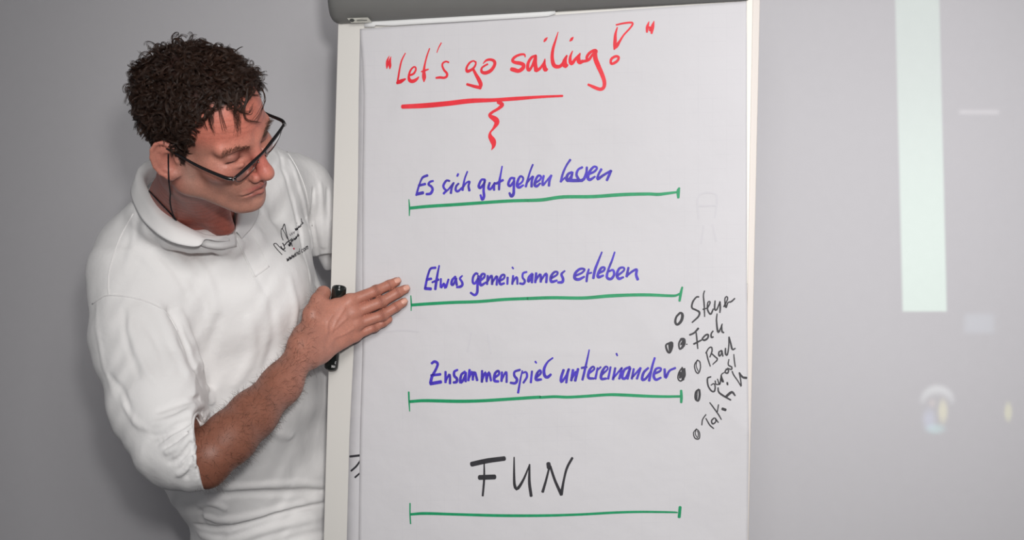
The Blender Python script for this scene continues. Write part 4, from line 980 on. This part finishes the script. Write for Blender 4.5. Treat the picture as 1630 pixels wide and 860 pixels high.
# embroidered lettering on the chest
M['thread'] = mat('black_thread', col(40, 38, 44), .7, .2, noise=[(300, .2, 2)]); M['thread_grey'] = mat('grey_thread', col(150, 148, 150), .7, .2, noise=[(300, .2, 2)])
M['thread_red'] = mat('dark_red_thread', col(165, 30, 62), .7, .2, noise=[(300, .2, 2)])
def embro(name, m, strokes, label=None):
    allp = []
    cache = []
    for st in strokes:
        p = smooth_path([(a[0], a[1]) for a in st], 4); cache.append((p, st[0][2] if len(st[0]) > 2 else 8))
    P_, R_ = [], []
    flat = np.concatenate([c[0] for c in cache]); T = trace(shirt_sdf, 420+flat[:, 0]/9.556, 335+flat[:, 1]/9.556, lift=.0003); o = 0
    V = []; F = []
    for p, w in cache:
        t = T[o:o+len(p)]; o += len(p); k = max(.00046, w/9.556*.00170/2); tt = np.gradient(t, axis=0); tt /= np.linalg.norm(tt, axis=1, keepdims=True)+1e-9
        for i in range(len(t)):
            a = np.cross(tt[i], (0, 1, 0)); a /= np.linalg.norm(a)+1e-9; b = np.cross(tt[i], a)
            V += [t[i]+a*k, t[i]+b*k*.8, t[i]-a*k, t[i]-b*k*.8]
        b0 = len(V)-4*len(t)
        for i in range(len(t)-1):
            for j in range(4): F.append((b0+4*i+j, b0+4*i+(j+1) % 4, b0+4*i+4+(j+1) % 4, b0+4*i+4+j))
        F += [(b0+3, b0+2, b0+1, b0), (b0+4*len(t)-4, b0+4*len(t)-3, b0+4*len(t)-2, b0+4*len(t)-1)]
    ob = new_obj(name, V, F, m, shirt, smooth=False)
    if label: ob['label'] = label
    return ob
def letters(txt, x0, y0, dx, dy, s, w):
    """slanted block letters written along a rising line; returns strokes"""
    G = {'w': [[(0,1),(.2,0),(.45,.8),(.65,0),(.95,1)]], 'i': [[(.1,.9),(.1,0)], [(.1,1.25),(.12,1.3)]], 'n': [[(0,1),(0,0)], [(0,.7),(.35,1),(.6,.75),(.6,0)]], 'd': [[(.6,.8),(.2,.95),(0,.5),(.2,.05),(.6,.25)], [(.6,1.6),(.6,0)]],
         '.': [[(.1,.08),(.13,.02)]], 'c': [[(.6,.85),(.2,.95),(0,.5),(.2,.05),(.6,.15)]], 'o': [[(.3,1),(0,.5),(.3,0),(.6,.5),(.3,1)]], 'm': [[(0,1),(0,0)], [(0,.8),(.25,1),(.4,.8),(.4,0)], [(.4,.8),(.65,1),(.8,.8),(.8,0)]]}
    W_ = {'w': 1.05, 'i': .4, 'n': .85, 'd': .85, '.': .38, 'c': .8, 'o': .85, 'm': 1.0}
    L = math.hypot(dx, dy); ux, uy = dx/L, dy/L; vx, vy = -.10, -1.0; out = []; pen = 0
    for ch in txt:
        for st in G[ch]: out.append([(x0+(pen+a)*s*ux+b*s*vx*1.1, y0+(pen+a)*s*uy+b*s*vy*1.1, w) for a, b in st])
        pen += W_[ch]
    return out
embro('logo_drawing', M['thread'], [
  [(278,677,9),(220,615,9),(165,548,10),(150,515,10),(185,505,9),(240,560,9),(300,610,9),(330,622,8)], [(255,545,12),(275,580,12),(300,590,12),(318,575,12),(292,510,10),(282,500,10)], [(282,500,10),(310,530,12),(335,505,12),(350,490,10),(375,470,10)],
  [(292,455,8),(268,390,8),(260,310,9),(275,280,10),(320,350,9),(355,430,9)], [(280,285,10),(300,225,10),(315,215,10),(335,320,9),(362,420,9),(385,490,8),(400,550,8)]], label='black line drawing on the chest')
embro('logo_word', M['thread'], [
  [(350,485,11),(400,455,11),(425,430,10)], [(370,515,11),(385,545,9),(392,490,11),(405,530,9),(410,480,9),(430,550,8)], [(415,450,12),(425,478,12),(440,440,12),(446,462,12)], [(455,425,12),(465,450,12),(478,420,10),(480,445,10)], [(485,400,11),(492,430,10),(505,390,10)], [(510,360,11),(532,380,13),(515,395,12),(505,375,11)],
  [(475,275,14),(487,305,14),(500,270,13),(508,295,12),(520,255,11)], [(522,240,9),(532,270,9)], [(535,232,9),(545,262,9),(560,225,10),(565,245,9)], [(560,215,10),(585,205,11),(595,190,10),(570,180,9)], [(568,125,9),(575,170,10),(590,200,10)], [(498,192,9),(502,200,9)]], label='black embroidered word beside the drawing')
embro('logo_word', M['thread_grey'], [[(390,355,7),(405,388,7),(418,345,7)], [(420,335,7),(432,370,7),(445,325,7)], [(448,325,7),(460,355,7),(470,312,7)]], label='pale grey embroidered letters')
embro('logo_dot', M['thread_red'], [[(446,575,22),(452,585,26),(458,596,20)]], label='small dark red dot')
embro('logo_word', M['thread'], letters('wwwind.com', 352, 782, 330, -200, 46, 8), label='small black web address letters')

# trousers and shoes below the picture
M['trousers'] = mat('dark_trousers', col(44, 46, 58), .9, .1, noise=[(60, .1, 2)]); M['shoe'] = mat('black_leather', col(28, 26, 25), .4, .4, noise=[(20, .1, 2)])
hipc = P3(440, 960, 2.76)
def trou(p):
    a = hipc+np.array([-.085, .0, -.05]); b = hipc+np.array([.085, .03, -.05])
    d = su(rc(p, hipc+np.array([-.04, 0, .06]), hipc+np.array([.04, 0, .06]), .105, .105), rc(p, a, b, .10, .10), .05)
    for s, c in ((-1, a), (1, b)):
        kn = np.array([c[0]+s*.02, c[1]-.02, .46]); an = np.array([c[0]+s*.03, c[1]+.02, .09])
        d = su(d, su(rc(p, c, kn, .095, .066), rc(p, kn, an, .066, .052), .02), .03)
    d = np.maximum(d, p[:, 2]-f4(CAMZ-.53)); return np.maximum(d, .045-p[:, 2])
tV, tQ = mesh_sdf(trou, (-.68, 2.5, .02), (-.12, 3.02, CAMZ-.45), .009)
new_obj('trousers', tV, tQ, M['trousers'], man)['label'] = 'dark trousers'
for s in (-1, 1):
    ax_ = hipc[0]+s*(.085+.03); ay = hipc[1]+(.03 if s > 0 else 0)+.0
    def shoe(p): 
        d = su(ell(p, (ax_, ay-.09, .035), (.045, .13, .04)), rc(p, (ax_, ay+.02, .05), (ax_, ay+.02, .10), .042, .046), .04); return np.maximum(d, -p[:, 2])
    v_, q_ = mesh_sdf(shoe, (ax_-.08, ay-.26, -.01), (ax_+.08, ay+.1, .17), .006)
    new_obj('shoe', v_, q_, M['shoe'], man)

# ---- eyeglasses with cord
M['rim'] = mat('black_glasses_rim', col(20, 18, 20), .25, .5, noise=[(100, .1, 2)])
M['cord'] = mat('black_cord', col(24, 24, 30), .7, .2, noise=[(300, .2, 2)])
M['metal'] = mat('hinge_metal', col(170, 168, 165), .3, .5, metal=1, noise=[(50, .05, 2)])
gl = bpy.data.materials.new('lens_glass'); gl.use_nodes = True; gb = gl.node_tree.nodes['Principled BSDF']
gb.inputs['Base Color'].default_value = (.98, .98, .98, 1); gb.inputs['Roughness'].default_value = .02; gb.inputs['Transmission Weight'].default_value = 1; gb.inputs['IOR'].default_value = 1.12
gn = gl.node_tree.nodes.new('ShaderNodeTexNoise'); gn.inputs['Scale'].default_value = 30; gm = gl.node_tree.nodes.new('ShaderNodeMapRange'); gm.inputs['To Min'].default_value = .01; gm.inputs['To Max'].default_value = .05
gl.node_tree.links.new(gn.outputs['Fac'], gm.inputs['Value']); gl.node_tree.links.new(gm.outputs[0], gb.inputs['Roughness'])
specs = empty('eyeglasses', 'black-rimmed reading glasses low on the man\'s nose with a neck cord', 'glasses')
gA, gB = np.array([.1145, -.066, .005]), np.array([.098, .066, .0185]); gC = np.array([.1135, 0, .0125])
gdn = np.array([-.30, 0, -.95]); gdn /= np.linalg.norm(gdn)
def topbar(t):  # t 0 (his right) .. 1 (his left), curved
    l = (1-t)*gA+t*gB; b = 4*t*(1-t); m = (gA+gB)/2; return l+(gC-m)*b
H_ = lambda v: hw(*v)
tubes('front_bar', np.array([[H_(topbar(t)+gdn*(-.0012*math.sin(math.pi*min(1, abs(t-.5)*2.6)))) for t in np.linspace(0, 1, 41)]]), np.array([[.0021+.0007*abs(math.sin(2*math.pi*t)) for t in np.linspace(0, 1, 41)]]), 8, M['rim'], specs)
for side, (t0, t1) in (('r', (.03, .44)), ('l', (.56, .97))):
    P = []; top = []
    for s in np.linspace(0, 1, 25):
        t = t0+(t1-t0)*s; dep = .0225*(1-abs(2*s-1)**2.6)**.55; top.append(topbar(t)); P.append(topbar(t)+gdn*dep)
    tubes('lens_rim', np.array([[H_(v) for v in P]]), np.full((1, 25), .00075), 6, M['rim'], specs)
    V = []
    for a, b in zip(top, P):
        for k in range(5): V.append(H_(a+(b-a)*k/4+np.array([.0008*math.sin(k/4*3.14), 0, 0])))
    F = [(i*5+k, i*5+k+1, (i+1)*5+k+1, (i+1)*5+k) for i in range(24) for k in range(4)]
    o = new_obj('lens', V, F, gl, specs); so = o.modifiers.new('s', 'SOLIDIFY'); so.thickness = .0012
e0 = H_(gA+np.array([-.001, -.002, 0])); 
tl = [gA+np.array([-.001, -.001, 0]), gA+np.array([-.012, -.0065, .0015]), np.array([.060, -.0765, .010]), np.array([.020, -.0800, .018]), np.array([-.006, -.0800, .020]), np.array([-.022, -.0795, .006])]
t2 = [gB+np.array([.0005, .001, 0]), gB+np.array([-.010, .0065, .0005]), np.array([.055, .0765, .016]), np.array([.020, .0790, .018]), np.array([-.006, .0790, .018]), np.array([-.022, .0785, .004])]
for tt_ in (tl, t2):
    tm = tube('temple', [H_(v) for v in tt_], [.0029, .0028, .0023, .0018, .0015, .0014], M['rim'], specs)
    c = H_(tt_[0]); bx = new_obj('hinge', *[(lambda c: ([c+HR@np.array(v)*.0022 for v in ((-1,-1,-1),(1,-1,-1),(1,1,-1),(-1,1,-1),(-1,-1,1),(1,-1,1),(1,1,1),(-1,1,1))], [(0,3,2,1),(4,5,6,7),(0,1,5,4),(1,2,6,5),(2,3,7,6),(3,0,4,7)]))(c)][0], M['metal'], specs, smooth=False)
for s in (-1, 1): tube('nose_pad', [H_((.112, s*.009, .000)), H_((.104, s*.011, -.004)), H_((.102, s*.0115, -.010))], .0012, M['metal'], specs, sides=6)
# cord: from the temple tip down to the collar, then along the neck to the back
sk_ = lambda q: np.minimum(upper_sdf(q), shirt_sdf(q))
def draped(pts, lift, pull=0.0):
    pp = smooth_path(pts, 5); return trace(sk_, pp[:, 0], pp[:, 1], lift=lift)
c1 = draped([(268,246),(268,262),(269,290),(273,320),(277,340),(281,353)], .0022); nn = len(c1)
c1[:, 1] = np.minimum(c1[:, 1], np.linspace(c1[0, 1], c1[-1, 1], nn)+.004)      # hangs taut in front of the neck
tubes('cord', c1[None], np.full((1, nn), .00115), 6, M['cord'], specs)
c2 = draped([(281,353),(272,341),(255,323),(240,307),(230,296),(234,290)], .0012); c2 = c2[c2[:, 1] < 2.8]
tubes('cord', c2[None], np.full((1, len(c2)), .0011), 6, M['cord'], specs)

# ---- marker pen held behind the palm
M['penb'] = mat('black_glossy_plastic', col(26, 30, 28), .22, .5, noise=[(30, .05, 2)]); M['penw'] = mat('white_print', col(225, 225, 225), .5, .3, noise=[(100, .02, 2)])
pen = empty('marker_pen', 'thick black marker pen held upright behind the man\'s palm', 'marker')
p0, p1 = P3(540, 459.5, 2.500), P3(527, 587, 2.5365); ax = p1-p0; LP = np.linalg.norm(ax); ax /= LP
ea = np.cross(ax, (0, -1, 0)); ea /= np.linalg.norm(ea); eb = np.cross(ea, ax); eb = eb if eb[1] < 0 else -eb
def lathe(name, prof, m, parent, n=28):
    V = []; F = []
    for r, h in prof:
        for k in range(n):
            a = 2*math.pi*k/n; V.append(p0+ax*h+r*(ea*math.cos(a)+eb*math.sin(a)))
    for i in range(len(prof)-1):
        for k in range(n): F.append((i*n+k, i*n+(k+1) % n, (i+1)*n+(k+1) % n, (i+1)*n+k))
    F.append(tuple(range((len(prof)-1)*n, len(prof)*n)))
    F.append(tuple(range(n))[::-1]); return new_obj(name, V, F, m, parent)
lathe('cap', [(.0040, .0052), (.0085, .0048), (.0092, .0), (.0098, -.0028), (.0110, -.0034), (.0124, -.002), (.0128, .001), (.0128, .050)], M['penb'], pen)
lathe('barrel', [(.0105, .050), (.0118, .051), (.0122, .060), (.0124, LP-.006), (.0120, LP-.002), (.0105, LP)], M['penb'], pen)
def pen_pt(u, h): a = u; return p0+ax*h+.01265*(ea*math.sin(a)+eb*math.cos(a))
sgn = 1 if ea[0] > 0 else -1
def pen_text(strokes):
    V = []; F = []
    for st in strokes:
        sp = smooth_path(st, 3)
        for i in range(len(sp)-1):
            a, b = sp[i], sp[i+1]; t = (b-a)/(np.linalg.norm(b-a)+1e-9); n = np.array([-t[1], t[0]])*.00042; k = len(V)
            for q in (a+n, a-n, b-n, b+n): V.append(pen_pt(sgn*q[0]/.0127, q[1]))
            F.append((k, k+1, k+2, k+3))
    o = new_obj('printed_lettering', V, F, M['penw'], pen, smooth=False); so = o.modifiers.new('s', 'SOLIDIFY'); so.thickness = .0001; o['label'] = 'white printed letters'
hh = LP-.006
pen_text([[(.0025, hh), (.0025, hh-.0048)], [(.0025, hh-.0048), (.0055, hh)], [(.0055, hh), (.0055, hh-.0048)], [(.0090, hh-.003), (.0075, hh-.0032), (.0072, hh-.001), (.0088, hh-.0004)], [(.0100, hh-.0105), (.0084, hh-.0115), (.0078, hh-.009), (.0084, hh-.0072), (.0100, hh-.0078)]])
